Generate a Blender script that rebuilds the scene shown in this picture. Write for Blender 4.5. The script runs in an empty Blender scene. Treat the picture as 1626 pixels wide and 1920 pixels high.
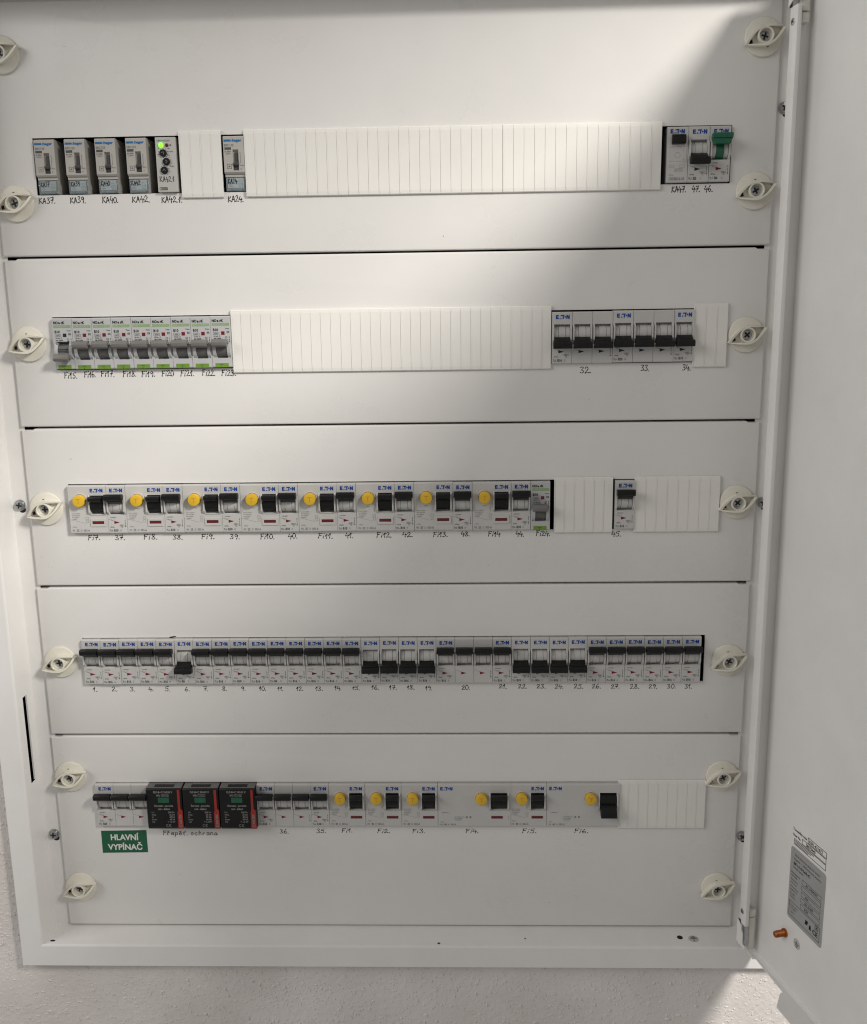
import bpy, bmesh, math, random
from mathutils import Matrix, Vector
from mathutils.geometry import tessellate_polygon

# ---------------------------------------------------------------- scene, camera, light
scene = bpy.context.scene
COL = scene.collection
MM = 0.001
random.seed(7)

cam_data = bpy.data.cameras.new('camera')
cam_data.sensor_fit = 'HORIZONTAL'
cam_data.sensor_width = 36.0
cam_data.lens = 36.0 * 1801.75 / 1626.0
cam_data.clip_start = 0.01
cam_data.clip_end = 50.0
cam = bpy.data.objects.new('camera', cam_data)
COL.objects.link(cam)
def camera_matrix(pit, roll, yaw, loc):
    B = Matrix(((1, 0, 0), (0, 0, -1), (0, 1, 0)))
    Y = Matrix(((math.cos(yaw), math.sin(yaw), 0), (-math.sin(yaw), math.cos(yaw), 0), (0, 0, 1)))
    Pm = Matrix(((1, 0, 0), (0, math.cos(pit), -math.sin(pit)), (0, math.sin(pit), math.cos(pit))))
    Ro = Matrix(((math.cos(roll), -math.sin(roll), 0), (math.sin(roll), math.cos(roll), 0), (0, 0, 1)))
    R = Ro @ Pm @ B @ Y                      # rows: right, down, forward
    m = Matrix.Identity(4)
    for i in range(3):
        m[i][0] = R[0][i]; m[i][1] = -R[1][i]; m[i][2] = -R[2][i]; m[i][3] = loc[i] * MM
    return m
cam.matrix_world = camera_matrix(0.2030, -0.0141, 0.0278, (33.62, -862.84, 396.38))
scene.camera = cam

world = bpy.data.worlds.new('World'); scene.world = world; world.use_nodes = True
bg = world.node_tree.nodes['Background']
bg.inputs[0].default_value = (1.0, 0.965, 0.92, 1); bg.inputs[1].default_value = 0.287

def lamp(name, kind, loc, target, energy, color, **kw):
    d = bpy.data.lights.new(name, kind); d.energy = energy; d.color = color
    for k, v in kw.items(): setattr(d, k, v)
    o = bpy.data.objects.new(name, d); COL.objects.link(o)
    o.location = loc
    o.rotation_euler = (Vector(target) - Vector(loc)).to_track_quat('-Z', 'Y').to_euler()
    return o
# room lamp up on the right: its light passes over and under the open door
lamp('room_lamp', 'SPOT', (1.312, -1.30, 1.416), (0.20, 0.0, -0.70), 222, (1.0, 0.955, 0.89),
     spot_size=math.radians(55.8), spot_blend=0.06, shadow_soft_size=0.215)
# soft fill added left of the photographer to lift the door and plates
lamp('left_fill', 'AREA', (-2.2, -1.4, 1.5), (0.3, -0.1, 0.4), 27, (1.0, 0.97, 0.94), shape='RECTANGLE', size=1.6, size_y=1.2)

scene.cycles.pixel_filter_type = 'BLACKMAN_HARRIS'; scene.cycles.filter_width = 1.15
scene.view_settings.view_transform = 'Standard'
scene.view_settings.look = 'None'
scene.view_settings.exposure = 0.0
scene.view_settings.gamma = 1.0
scene.view_settings.use_curve_mapping = False

# ---------------------------------------------------------------- materials
MATS = {}
def mat(name, col, rough=0.5, metal=0.0, bump=None, vary=0.0, vscale=30.0, emit=None, coat=0.0, spec=0.5, trans=0.0, alpha=1.0, rvar=0.0):
    m = bpy.data.materials.new(name); m.use_nodes = True
    nt = m.node_tree; b = nt.nodes['Principled BSDF']
    b.inputs['Base Color'].default_value = (*col, 1)
    b.inputs['Roughness'].default_value = rough
    b.inputs['Metallic'].default_value = metal
    b.inputs['Coat Weight'].default_value = coat
    b.inputs['Coat Roughness'].default_value = 0.15
    b.inputs['Specular IOR Level'].default_value = spec
    b.inputs['Transmission Weight'].default_value = trans
    b.inputs['Alpha'].default_value = alpha
    if emit:
        b.inputs['Emission Color'].default_value = (*emit[0], 1); b.inputs['Emission Strength'].default_value = emit[1]
    tc = nt.nodes.new('ShaderNodeTexCoord')
    geo = nt.nodes.new('ShaderNodeNewGeometry')
    if vary or rvar:
        n = nt.nodes.new('ShaderNodeTexNoise'); n.inputs['Scale'].default_value = vscale; n.inputs['Detail'].default_value = 6; n.inputs['Roughness'].default_value = .65
        nt.links.new(geo.outputs['Position'], n.inputs['Vector'])
        if vary:
            r = nt.nodes.new('ShaderNodeMapRange'); r.inputs[1].default_value = .3; r.inputs[2].default_value = .7
            r.inputs[3].default_value = 1 - vary; r.inputs[4].default_value = 1 + vary * .5
            nt.links.new(n.outputs[0], r.inputs[0])
            mx = nt.nodes.new('ShaderNodeVectorMath'); mx.operation = 'SCALE'; mx.inputs[0].default_value = col
            nt.links.new(r.outputs[0], mx.inputs['Scale'])
            nt.links.new(mx.outputs[0], b.inputs['Base Color'])
        if rvar:
            r2 = nt.nodes.new('ShaderNodeMapRange'); r2.inputs[1].default_value = .3; r2.inputs[2].default_value = .7
            r2.inputs[3].default_value = rough - rvar; r2.inputs[4].default_value = rough + rvar
            nt.links.new(n.outputs[0], r2.inputs[0]); nt.links.new(r2.outputs[0], b.inputs['Roughness'])
    if bump:
        prev = None
        for sc, dist, st in bump:
            n2 = nt.nodes.new('ShaderNodeTexNoise'); n2.inputs['Scale'].default_value = sc; n2.inputs['Detail'].default_value = 3
            nt.links.new(geo.outputs['Position'], n2.inputs['Vector'])
            bp = nt.nodes.new('ShaderNodeBump'); bp.inputs['Distance'].default_value = dist; bp.inputs['Strength'].default_value = st
            nt.links.new(n2.outputs[0], bp.inputs['Height'])
            if prev: nt.links.new(prev.outputs[0], bp.inputs['Normal'])
            prev = bp
        nt.links.new(prev.outputs[0], b.inputs['Normal'])
    MATS[name] = m
    return m

mat('paint', (0.735, 0.725, 0.705), 0.30, bump=[(420, 0.0004, 0.10), (6, 0.004, 0.05)], vary=0.035, vscale=9, rvar=0.06)
mat('frame_paint', (0.765, 0.755, 0.74), 0.36, bump=[(380, 0.0004, 0.12)], vary=0.05, vscale=14)
mat('housing', (0.535, 0.53, 0.515), 0.42, vary=0.05, vscale=60, bump=[(2500, 0.0001, 0.15)])
mat('drum', (0.52, 0.515, 0.50), 0.38, vary=0.06, vscale=80)
mat('black', (0.009, 0.009, 0.0095), 0.40, spec=0.28, vary=0.25, vscale=150, bump=[(1500, 0.0001, 0.2)])
mat('void', (0.02, 0.02, 0.021), 0.8, spec=0.2, vary=0.1)  # near-black stands in for the shade inside the tub and in holes
mat('logo_blue', (0.006, 0.055, 0.30), 0.55, spec=0.2, vary=0.05, vscale=200)
mat('print_dark', (0.09, 0.09, 0.09), 0.6, spec=0.2, vary=0.1, vscale=200)
mat('print_grey', (0.22, 0.22, 0.215), 0.6, spec=0.2, vary=0.1, vscale=200)
mat('print_black', (0.014, 0.014, 0.015), 0.6, spec=0.2, vary=0.1, vscale=200)
mat('pen', (0.008, 0.008, 0.009), 0.45, spec=0.2, vary=0.3, vscale=300)
mat('flag_red', (0.20, 0.012, 0.022), 0.35, spec=0.2, vary=0.15, vscale=300)
mat('flag_dark', (0.014, 0.035, 0.036), 0.35, spec=0.2, vary=0.15, vscale=300)
mat('yellow', (0.72, 0.45, 0.028), 0.38, vary=0.08, vscale=90)
mat('window_red', (0.13, 0.012, 0.014), 0.2, vary=0.2, vscale=250)
mat('green_toggle', (0.008, 0.105, 0.055), 0.4, vary=0.1, vscale=90)
mat('nk_housing', (0.47, 0.475, 0.478), 0.42, vary=0.05, vscale=60)
mat('nk_handle', (0.17, 0.165, 0.158), 0.42, vary=0.1, vscale=90)
mat('nk_drum', (0.12, 0.118, 0.115), 0.4, vary=0.1, vscale=90)
mat('nk_band', (0.25, 0.37, 0.175), 0.5, vary=0.12, vscale=120)
mat('nk_tag', (0.15, 0.275, 0.035), 0.45, vary=0.1, vscale=120)
mat('relay_grey', (0.43, 0.415, 0.385), 0.5, vary=0.05, vscale=60)
mat('relay_blue', (0.008, 0.13, 0.36), 0.5, vary=0.05, vscale=200)
mat('relay_slide', (0.085, 0.085, 0.088), 0.4, spec=0.2, vary=0.1, vscale=200)
mat('cover_clear', (0.33, 0.385, 0.40), 0.16, vary=0.08, vscale=120, coat=0.4)
mat('cover_edge', (0.16, 0.205, 0.225), 0.12, vary=0.1, vscale=120, coat=0.5)
mat('timer_grey', (0.48, 0.475, 0.45), 0.45, vary=0.04, vscale=60)
mat('led_green', (0.1, 0.6, 0.02), 0.3, emit=((0.16, 1.0, 0.015), 2.6), vary=0.02)
mat('led_red', (0.10, 0.008, 0.008), 0.25, vary=0.1)
mat('spd_black', (0.010, 0.010, 0.0105), 0.45, spec=0.25, vary=0.3, vscale=70, bump=[(900, 0.0001, 0.25)])
mat('spd_grey', (0.12, 0.118, 0.115), 0.5, vary=0.1, vscale=70)
mat('spd_red', (0.32, 0.022, 0.016), 0.42, vary=0.1, vscale=70)
mat('spd_text', (0.23, 0.23, 0.225), 0.6, vary=0.1, vscale=200)
mat('spd_green', (0.012, 0.105, 0.055), 0.25, vary=0.25, vscale=160)
mat('strip', (0.775, 0.762, 0.725), 0.45, vary=0.03, vscale=22, bump=[(900, 0.0001, 0.12)])
mat('knob_cream', (0.745, 0.72, 0.63), 0.36, vary=0.03, vscale=60)
mat('steel', (0.46, 0.47, 0.48), 0.30, metal=1.0, vary=0.25, vscale=400)
mat('recess_shade', (0.02, 0.02, 0.022), 0.5, metal=0.4, vary=0.2, vscale=400)  # dark tone painted for the shade in screw recesses and hinge cut-outs
mat('sign_green', (0.008, 0.105, 0.045), 0.4, vary=0.06, vscale=60)
mat('sign_white', (0.72, 0.74, 0.70), 0.5, vary=0.03, vscale=60)
mat('hinge_white', (0.66, 0.65, 0.59), 0.42, vary=0.05, vscale=60)
mat('mark_pale', (0.47, 0.47, 0.46), 0.5, vary=0.05, vscale=80)
mat('scuff', (0.36, 0.35, 0.335), 0.6, vary=0.2, vscale=400)
mat('copper', (0.40, 0.13, 0.035), 0.42, metal=0.75, vary=0.3, vscale=260)
mat('plate_silver', (0.40, 0.405, 0.405), 0.38, metal=0.35, vary=0.05, vscale=50)

# rough render of the room wall
def wall_material():
    m = bpy.data.materials.new('wall_plaster'); m.use_nodes = True
    nt = m.node_tree; b = nt.nodes['Principled BSDF']; b.inputs['Roughness'].default_value = 0.85
    geo = nt.nodes.new('ShaderNodeNewGeometry')
    n = nt.nodes.new('ShaderNodeTexNoise'); n.inputs['Scale'].default_value = 12; n.inputs['Detail'].default_value = 5
    r = nt.nodes.new('ShaderNodeValToRGB')
    r.color_ramp.elements[0].position = .3; r.color_ramp.elements[0].color = (0.62, 0.585, 0.56, 1)
    r.color_ramp.elements[1].position = .7; r.color_ramp.elements[1].color = (0.74, 0.71, 0.685, 1)
    nt.links.new(geo.outputs['Position'], n.inputs['Vector']); nt.links.new(n.outputs[0], r.inputs[0]); nt.links.new(r.outputs[0], b.inputs['Base Color'])
    n2 = nt.nodes.new('ShaderNodeTexNoise'); n2.inputs['Scale'].default_value = 210; n2.inputs['Detail'].default_value = 3
    bp = nt.nodes.new('ShaderNodeBump'); bp.inputs['Distance'].default_value = 0.0015; bp.inputs['Strength'].default_value = 0.55
    nt.links.new(geo.outputs['Position'], n2.inputs['Vector']); nt.links.new(n2.outputs[0], bp.inputs['Height'])
    nt.links.new(bp.outputs[0], b.inputs['Normal'])
    MATS['wall'] = m
wall_material()

# ---------------------------------------------------------------- mesh helpers (millimetres)
class MB:
    def __init__(s): s.v = []; s.f = []
    def quad(s, a, b, c, d):
        n = len(s.v); s.v += [a, b, c, d]; s.f.append((n, n + 1, n + 2, n + 3)); return s
    def raw(s, vs, fs, off=(0, 0, 0)):
        n = len(s.v); s.v += [(x + off[0], y + off[1], z + off[2]) for x, y, z in vs]
        s.f += [tuple(i + n for i in f) for f in fs]; return s
    def box(s, x0, x1, y0, y1, z0, z1, bev=0.0, seg=1):
        if bev:
            bm = bmesh.new(); bmesh.ops.create_cube(bm, size=1)
            for v in bm.verts:
                v.co = Vector(((x0 + x1) / 2 + v.co.x * (x1 - x0), (y0 + y1) / 2 + v.co.y * (y1 - y0), (z0 + z1) / 2 + v.co.z * (z1 - z0)))
            bmesh.ops.bevel(bm, geom=bm.edges[:], offset=bev, segments=seg, affect='EDGES', profile=0.5)
            return s.bm(bm)
        vs = [(x0, y0, z0), (x1, y0, z0), (x1, y1, z0), (x0, y1, z0), (x0, y0, z1), (x1, y0, z1), (x1, y1, z1), (x0, y1, z1)]
        return s.raw(vs, [(0, 3, 2, 1), (4, 5, 6, 7), (0, 1, 5, 4), (1, 2, 6, 5), (2, 3, 7, 6), (3, 0, 4, 7)])
    def bm(s, bm):
        bm.verts.ensure_lookup_table(); bm.verts.index_update()
        s.raw([tuple(v.co) for v in bm.verts], [tuple(v.index for v in f.verts) for f in bm.faces]); bm.free(); return s
    def prism_x(s, prof, x0, x1, bev=0.0):
        bm = bmesh.new()
        a = [bm.verts.new((x0, y, z)) for y, z in prof]; b = [bm.verts.new((x1, y, z)) for y, z in prof]
        n = len(prof)
        bm.faces.new(a[::-1]); bm.faces.new(b)
        for i in range(n): bm.faces.new((a[i], a[(i + 1) % n], b[(i + 1) % n], b[i]))
        bmesh.ops.recalc_face_normals(bm, faces=bm.faces[:])
        if bev: bmesh.ops.bevel(bm, geom=bm.edges[:], offset=bev, segments=2, affect='EDGES', profile=0.5)
        return s.bm(bm)
    def prism_y(s, prof, y0, y1, bev=0.0):       # outline in x,z ; y0 is the front
        bm = bmesh.new()
        a = [bm.verts.new((x, y0, z)) for x, z in prof]; b = [bm.verts.new((x, y1, z)) for x, z in prof]
        n = len(prof)
        fa = bm.faces.new(a); bm.faces.new(b[::-1])
        for i in range(n): bm.faces.new((a[i], b[i], b[(i + 1) % n], a[(i + 1) % n]))
        bmesh.ops.recalc_face_normals(bm, faces=bm.faces[:])
        if bev: bmesh.ops.bevel(bm, geom=[e for e in fa.edges], offset=bev, segments=2, affect='EDGES', profile=0.5)
        return s.bm(bm)
    def flat(s, prof, y):                        # flat outline facing -y
        tri = tessellate_polygon([[Vector((x, z, 0)) for x, z in prof]])
        fs = []
        for t in tri:
            (ax, az), (bx, bz), (cx, cz) = (prof[i] for i in t)
            fs.append(tuple(t) if (bx - ax) * (cz - az) - (bz - az) * (cx - ax) > 0 else tuple(t[::-1]))
        return s.raw([(x, y, z) for x, z in prof], fs)
    def rect(s, x0, x1, z0, z1, y): return s.quad((x0, y, z0), (x1, y, z0), (x1, y, z1), (x0, y, z1))
    def frame(s, x0, x1, z0, z1, y, w):
        return s.rect(x0, x1, z0, z0 + w, y).rect(x0, x1, z1 - w, z1, y).rect(x0, x0 + w, z0 + w, z1 - w, y).rect(x1 - w, x1, z0 + w, z1 - w, y)
    def lathe(s, prof, cx, cz, n=28, cap=True):  # prof: (r, y) list, axis along y
        st = len(s.v)
        for r, y in prof:
            for i in range(n):
                a = 2 * math.pi * i / n; s.v.append((cx + r * math.cos(a), y, cz + r * math.sin(a)))
        for k in range(len(prof) - 1):
            for i in range(n):
                j = (i + 1) % n
                s.f.append((st + k * n + i, st + k * n + j, st + (k + 1) * n + j, st + (k + 1) * n + i))
        if cap:
            s.f.append(tuple(st + (len(prof) - 1) * n + i for i in range(n)))
        return s
    def line(s, x0, z0, x1, z1, w, y):
        dx, dz = x1 - x0, z1 - z0; l = math.hypot(dx, dz) or 1; nx, nz = -dz / l * w / 2, dx / l * w / 2
        return s.quad((x0 - nx, y, z0 - nz), (x1 - nx, y, z1 - nz), (x1 + nx, y, z1 + nz), (x0 + nx, y, z0 + nz))
    def text(s, string, x, z, h, y=-0.12, bold=0.0, squeeze=1.0, rot=0.0, width=None, align='L'):
        vs, fs, w = text_data(string, bold)
        k = h; kx = (width / w if width else k * squeeze)
        ca, sa = math.cos(rot), math.sin(rot)
        ox = {'L': 0, 'C': -w * kx / 2, 'R': -w * kx}[align]
        return s.raw([(x + (vx * kx + ox) * ca - vz * k * sa, y, z + (vx * kx + ox) * sa + vz * k * ca) for vx, vz in vs], fs)
    def mesh(s, name, material, smooth=False, recalc=True):
        me = bpy.data.meshes.new(name)
        me.from_pydata([(x * MM, y * MM, z * MM) for x, y, z in s.v], [], s.f)
        if recalc:
            bm = bmesh.new(); bm.from_mesh(me); bmesh.ops.recalc_face_normals(bm, faces=bm.faces[:]); bm.to_mesh(me); bm.free()
        me.materials.append(MATS[material])
        if smooth:
            me.polygons.foreach_set('use_smooth', [True] * len(me.polygons))
            me.set_sharp_from_angle(angle=math.radians(38))
        me.update()
        return me

TEXTS = {}
def text_data(string, bold=0.0):                 # outline of a word, cap height = 1
    key = (string, bold)
    if key not in TEXTS:
        c = bpy.data.curves.new('word', 'FONT'); c.body = string; c.resolution_u = 2; c.offset = bold; c.size = 1.0
        o = bpy.data.objects.new('word', c); COL.objects.link(o)
        dg = bpy.context.evaluated_depsgraph_get(); dg.update()
        me = bpy.data.meshes.new_from_object(o.evaluated_get(dg))
        k = 1 / 0.73
        vs = [(v.co.x * k, v.co.y * k) for v in me.vertices]; fs = [tuple(p.vertices) for p in me.polygons]
        bpy.data.objects.remove(o); bpy.data.curves.remove(c); bpy.data.meshes.remove(me)
        w = max(v[0] for v in vs) if vs else 1.0
        TEXTS[key] = (vs, fs, w)
    return TEXTS[key]

def obj(name, me, parent=None, loc=(0, 0, 0), rot=(0, 0, 0)):
    o = bpy.data.objects.new(name, me); COL.objects.link(o)
    o.location = tuple(c * MM for c in loc); o.rotation_euler = rot; o.parent = parent
    return o
def thing(name, label, cat, loc=(0, 0, 0), group=None, rot=(0, 0, 0)):
    o = obj(name, None, None, loc, rot); o['label'] = label; o['category'] = cat
    if group: o['group'] = group
    return o
def tag(o, label, cat, group=None):
    o['label'] = label; o['category'] = cat
    if group: o['group'] = group
    return o
CACHE = {}
def cached(key, fn):
    if key not in CACHE: CACHE[key] = fn()
    return CACHE[key]

# ---------------------------------------------------------------- setting: the wall
TOP, BOT, LEF, RIG = 661.0, -207.5, -381.5, 318.5     # clear opening of the cabinet frame
FY = -31.0                                             # front of the frame
wb = MB(); wy = -21.0
wo = (-1400, 1500, -700, 1500); wi = (LEF - 12, RIG + 12, BOT - 12, TOP + 14)
for (x0, x1, z0, z1) in ((wo[0], wi[0], wo[2], wo[3]), (wi[1], wo[1], wo[2], wo[3]), (wi[0], wi[1], wo[2], wi[2]), (wi[0], wi[1], wi[3], wo[3])):
    wb.rect(x0, x1, z0, z1, wy)
wall = obj('wall', wb.mesh('wall', 'wall', recalc=False)); wall['kind'] = 'structure'
# plaster nibs standing proud of the wall close to the cabinet
nb = MB(); rnd = random.Random(3)
for i in range(7600):
    if rnd.random() < .8: x, z = rnd.uniform(-440, 430), rnd.uniform(-340, -226)
    else: x, z = rnd.uniform(-450, -404), rnd.uniform(-240, 80)
    if x > LEF - 22 and z > BOT - 24: continue
    r = 0.42 + abs(rnd.gauss(0, .5)); h = r * rnd.uniform(.35, .75); k = 6; ang = rnd.uniform(0, 6.28); el = rnd.uniform(.6, 1.6)
    vs = []
    for ring, (q, yy) in enumerate(((1.0, .3), (.62, -h * .75))):
        for j in range(k):
            a = 2 * math.pi * j / k + ang
            vs.append((x + r * q * math.cos(a) * el, wy + yy, z + r * q * math.sin(a) / el))
    vs.append((x, wy - h, z))
    fs = [(j, (j + 1) % k, k + (j + 1) % k, k + j) for j in range(k)] + [(k + j, k + (j + 1) % k, 2 * k) for j in range(k)]
    nb.raw(vs, fs)
nibs = obj('plaster_nibs', nb.mesh('plaster_nibs', 'wall', smooth=True)); nibs.parent = wall; nibs['kind'] = 'stuff'

# ---------------------------------------------------------------- cabinet frame
cab = thing('electrical_cabinet', 'white painted steel cabinet frame set into the plastered wall around the cover plates', 'cabinet', (0, 0, 0))
OL, OR_, OB, OT = LEF - 21.7, RIG + 21.7, BOT - 23.5, TOP + 23
fl = MB(); q = 1.6
# flange front, four mitred pieces, with a rolled inner lip and an outer return
def ring(mb, a, b):
    (ax0, ax1, az0, az1, ay), (bx0, bx1, bz0, bz1, by) = a, b
    A = [(ax0, ay, az0), (ax1, ay, az0), (ax1, ay, az1), (ax0, ay, az1)]
    Bq = [(bx0, by, bz0), (bx1, by, bz0), (bx1, by, bz1), (bx0, by, bz1)]
    for i in range(4):
        j = (i + 1) % 4; mb.quad(A[i], A[j], Bq[j], Bq[i])
ring(fl, (OL, OR_, OB, OT, -21.5), (OL, OR_, OB, OT, FY + .8))
ring(fl, (OL, OR_, OB, OT, FY + .8), (OL + .8, OR_ - .8, OB + .8, OT - .8, FY))
ring(fl, (OL + .8, OR_ - .8, OB + .8, OT - .8, FY), (LEF - q, RIG + q, BOT - q, TOP + q, FY))
ring(fl, (LEF - q, RIG + q, BOT - q, TOP + q, FY), (LEF - .4, RIG + .4, BOT - .4, TOP + .4, FY + .5))
ring(fl, (LEF - .4, RIG + .4, BOT - .4, TOP + .4, FY + .5), (LEF, RIG, BOT, TOP, FY + q))
obj('frame_flange', fl.mesh('frame_flange', 'frame_paint', smooth=True, recalc=False), cab)
SY = 3.2                                               # plane of the mounting strip behind the plates
rv = MB()
ys = (FY + q, -17.8, -9.2, SY); zs = (BOT, -41.5, 46.0, TOP)
for i in range(3):
    for j in range(3):
        if i == 1 and j == 1: continue                 # open slot in the left reveal
        rv.quad((LEF, ys[i], zs[j]), (LEF, ys[i + 1], zs[j]), (LEF, ys[i + 1], zs[j + 1]), (LEF, ys[i], zs[j + 1]))
rv.quad((LEF, ys[1], zs[1]), (LEF - 1.5, ys[1], zs[1]), (LEF - 1.5, ys[1], zs[2]), (LEF, ys[1], zs[2]))
rv.quad((LEF, ys[2], zs[1]), (LEF - 1.5, ys[2], zs[1]), (LEF - 1.5, ys[2], zs[2]), (LEF, ys[2], zs[2]))
rv.quad((RIG, FY + q, BOT), (RIG, SY, BOT), (RIG, SY, TOP), (RIG, FY + q, TOP))
rv.quad((LEF, FY + q, BOT), (RIG, FY + q, BOT), (RIG, SY, BOT), (LEF, SY, BOT))
rv.quad((LEF, FY + q, TOP), (RIG, FY + q, TOP), (RIG, SY, TOP), (LEF, SY, TOP))
obj('frame_reveal', rv.mesh('frame_reveal', 'frame_paint', recalc=False), cab)
st = MB()
for (x0, x1, z0, z1) in ((LEF, -363.2, BOT, TOP), (298.6, RIG, BOT, TOP)): st.rect(x0, x1, z0, z1, SY)
for (x0, x1, z0, z1) in ((-363.2, 298.6, BOT, BOT + 10), (-363.2, 298.6, TOP - 10, TOP)): st.rect(x0, x1, z0, z1, SY)
obj('mounting_strip', st.mesh('mounting_strip', 'frame_paint', recalc=False), cab)
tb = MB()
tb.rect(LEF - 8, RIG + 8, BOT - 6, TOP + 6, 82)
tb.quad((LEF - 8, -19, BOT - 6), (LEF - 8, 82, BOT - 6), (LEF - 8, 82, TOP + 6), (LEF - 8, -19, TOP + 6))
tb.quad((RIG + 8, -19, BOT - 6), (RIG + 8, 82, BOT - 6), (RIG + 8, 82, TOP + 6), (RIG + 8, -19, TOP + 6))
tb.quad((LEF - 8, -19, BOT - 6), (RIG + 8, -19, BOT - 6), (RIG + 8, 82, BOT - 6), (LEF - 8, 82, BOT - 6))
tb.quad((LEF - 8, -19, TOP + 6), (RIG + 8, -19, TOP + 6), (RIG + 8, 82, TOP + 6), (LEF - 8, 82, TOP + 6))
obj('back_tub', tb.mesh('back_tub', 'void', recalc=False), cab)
# small holes and the earth mark on the bottom ledge
lz = BOT + 0.15
for (x, y, rx, ry) in ((-373.8, -24.4, 2.6, 1.4), (9.6, -26.3, 1.5, 1.2), (246.6, -15.9, 2.8, 3.0), (94.6, -18.4, .9, .9)):
    hb = MB(); n = 18
    hb.raw([(x + rx * math.cos(2 * math.pi * i / n), y + ry * math.sin(2 * math.pi * i / n), lz) for i in range(n)], [tuple(range(n))])
    obj('ledge_hole', hb.mesh('ledge_hole', 'void', recalc=False), cab)
eb = MB(); n = 28
eb.raw([(259.5 + 5 * math.cos(2 * math.pi * i / n), -18 + 5 * math.sin(2 * math.pi * i / n), lz) for i in range(n)], [tuple(range(n))])
eo = obj('earth_mark', eb.mesh('earth_mark', 'mark_pale', recalc=False), cab)
em = MB()
def ledge_bar(x0, x1, y0, y1): em.quad((x0, y0, lz + .12), (x1, y0, lz + .12), (x1, y1, lz + .12), (x0, y1, lz + .12))
ledge_bar(259.2, 259.8, -22, -18); ledge_bar(256.2, 262.8, -18, -17.3); ledge_bar(257.3, 261.7, -16.4, -15.7); ledge_bar(258.4, 260.6, -14.8, -14.1)
obj('earth_symbol', em.mesh('earth_symbol', 'print_black', recalc=False), eo)

# ---------------------------------------------------------------- screws
def screw_meshes(r, dome):
    h = MB().lathe([(r, 0.0), (r, -dome * .45), (r * .86, -dome * .85), (r * .55, -dome)], 0, 0, 24)
    x = MB(); a = r * .62; w = r * .17; y = -dome - .06
    x.rect(-a, a, -w, w, y); x.rect(-w, w, w, a, y); x.rect(-w, w, -a, -w, y)  # flat dark cross on the head, painting the shade of a recess
    x.flat([(-w, w), (w, w), (0, w * 2.6)], y - .02)
    return h.mesh('screw_head', 'steel', smooth=True), x.mesh('cross_recess', 'recess_shade', recalc=False)
def screw(parent, loc, r, dome, ang, name='screw'):
    h, x = cached(('screw', r, dome), lambda: screw_meshes(r, dome))
    s = obj(name, h, parent, loc, (0, ang, 0)); obj('cross_recess', x, s)
    return s
# screws of the frame, each over a keyhole in the mounting strip
for k, (x, z, ang, lab) in enumerate(((-374.6, 228.0, .2, 'zinc cross head screw in the left mounting strip, level with the third row of devices'),
                                      (-374.2, -107.0, .1, 'zinc cross head screw in the left mounting strip, beside the green sticker'),
                                      (309.0, 562.0, .5, 'zinc screw half hidden behind the door edge, uppermost of three on the right'),
                                      (309.3, 224.5, .3, 'zinc screw half hidden behind the door edge, middle of three on the right'),
                                      (307.5, -108.5, .7, 'zinc screw half hidden behind the door edge, lowest of three on the right'))):
    t = thing('frame_screw', lab, 'screw', (x, SY, z), 'screws holding the cabinet frame')
    h = MB().lathe([(5.2, -.2), (5.2, -.9), (5.0, -1.0)], 0, 0, 26)
    obj('washer', cached('washer', lambda: h.mesh('washer', 'steel', smooth=True)), t)
    screw(t, (0, -1.0, 0), 4.4, 2.2, ang, 'head')
    kh = MB().lathe([(3.2, -.12)], 1.8, -4.2, 20)
    obj('keyhole', cached('keyhole', lambda: kh.mesh('keyhole', 'void')), t)

# ---------------------------------------------------------------- knobs that hold the cover plates
def knob_meshes():
    d = MB().lathe([(15.6, 0), (15.6, -1.0), (15.0, -2.0), (12.0, -2.8), (6.0, -3.3)], 0, 0, 44).mesh('knob_disc', 'knob_cream', smooth=True)
    # eye shaped grip: two curved walls meeting in points, round collar between them
    L, W, N = 17.6, 7.4, 40
    def edge(sgn, inset):
        pts = []
        for i in range(N + 1):
            t = -1 + 2 * i / N; a = abs(t)
            c = 2.9 * math.copysign(a ** 2.2, t)
            w = (W - inset) * (max(0.0, 1 - a ** 1.7)) ** .95 + (0.12 if inset else 0.75 * (1 - a))
            pts.append((t * (L - inset * 2.0), c + sgn * w))
        return pts
    g = MB(); top, base = -8.8, -2.0
    for sgn in (1, -1):
        o, i_ = edge(sgn, 0), edge(sgn, 1.35)
        def hgt(k): a = abs(-1 + 2 * k / N); return top + 2.0 * a ** 3
        for k in range(N):
            g.quad((o[k][0], base, o[k][1]), (o[k + 1][0], base, o[k + 1][1]), (o[k + 1][0], hgt(k + 1), o[k + 1][1]), (o[k][0], hgt(k), o[k][1]))
            g.quad((o[k][0], hgt(k), o[k][1]), (o[k + 1][0], hgt(k + 1), o[k + 1][1]), (i_[k + 1][0], hgt(k + 1) + .1, i_[k + 1][1]), (i_[k][0], hgt(k) + .1, i_[k][1]))
            g.quad((i_[k][0], hgt(k) + .1, i_[k][1]), (i_[k + 1][0], hgt(k + 1) + .1, i_[k + 1][1]), (i_[k + 1][0], base, i_[k + 1][1]), (i_[k][0], base, i_[k][1]))
    grip = g.mesh('grip', 'knob_cream', smooth=True)
    c = MB().lathe([(6.7, -2.0), (6.7, -8.2), (6.4, -8.6), (5.6, -8.6), (5.2, -8.2), (5.2, -1.0)], 0, 0, 32, cap=False).mesh('collar', 'knob_cream', smooth=True)
    sl = MB().box(-12.6, -10.2, -3.3, -2.5, -2.6, .4).mesh('slit', 'void')
    mk = MB().flat([(-.9, 0), (.9, .15), (.9, .75), (-.7, .65)], 0).mesh('position_mark', 'void', recalc=False)
    return d, grip, c, sl, mk
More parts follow.
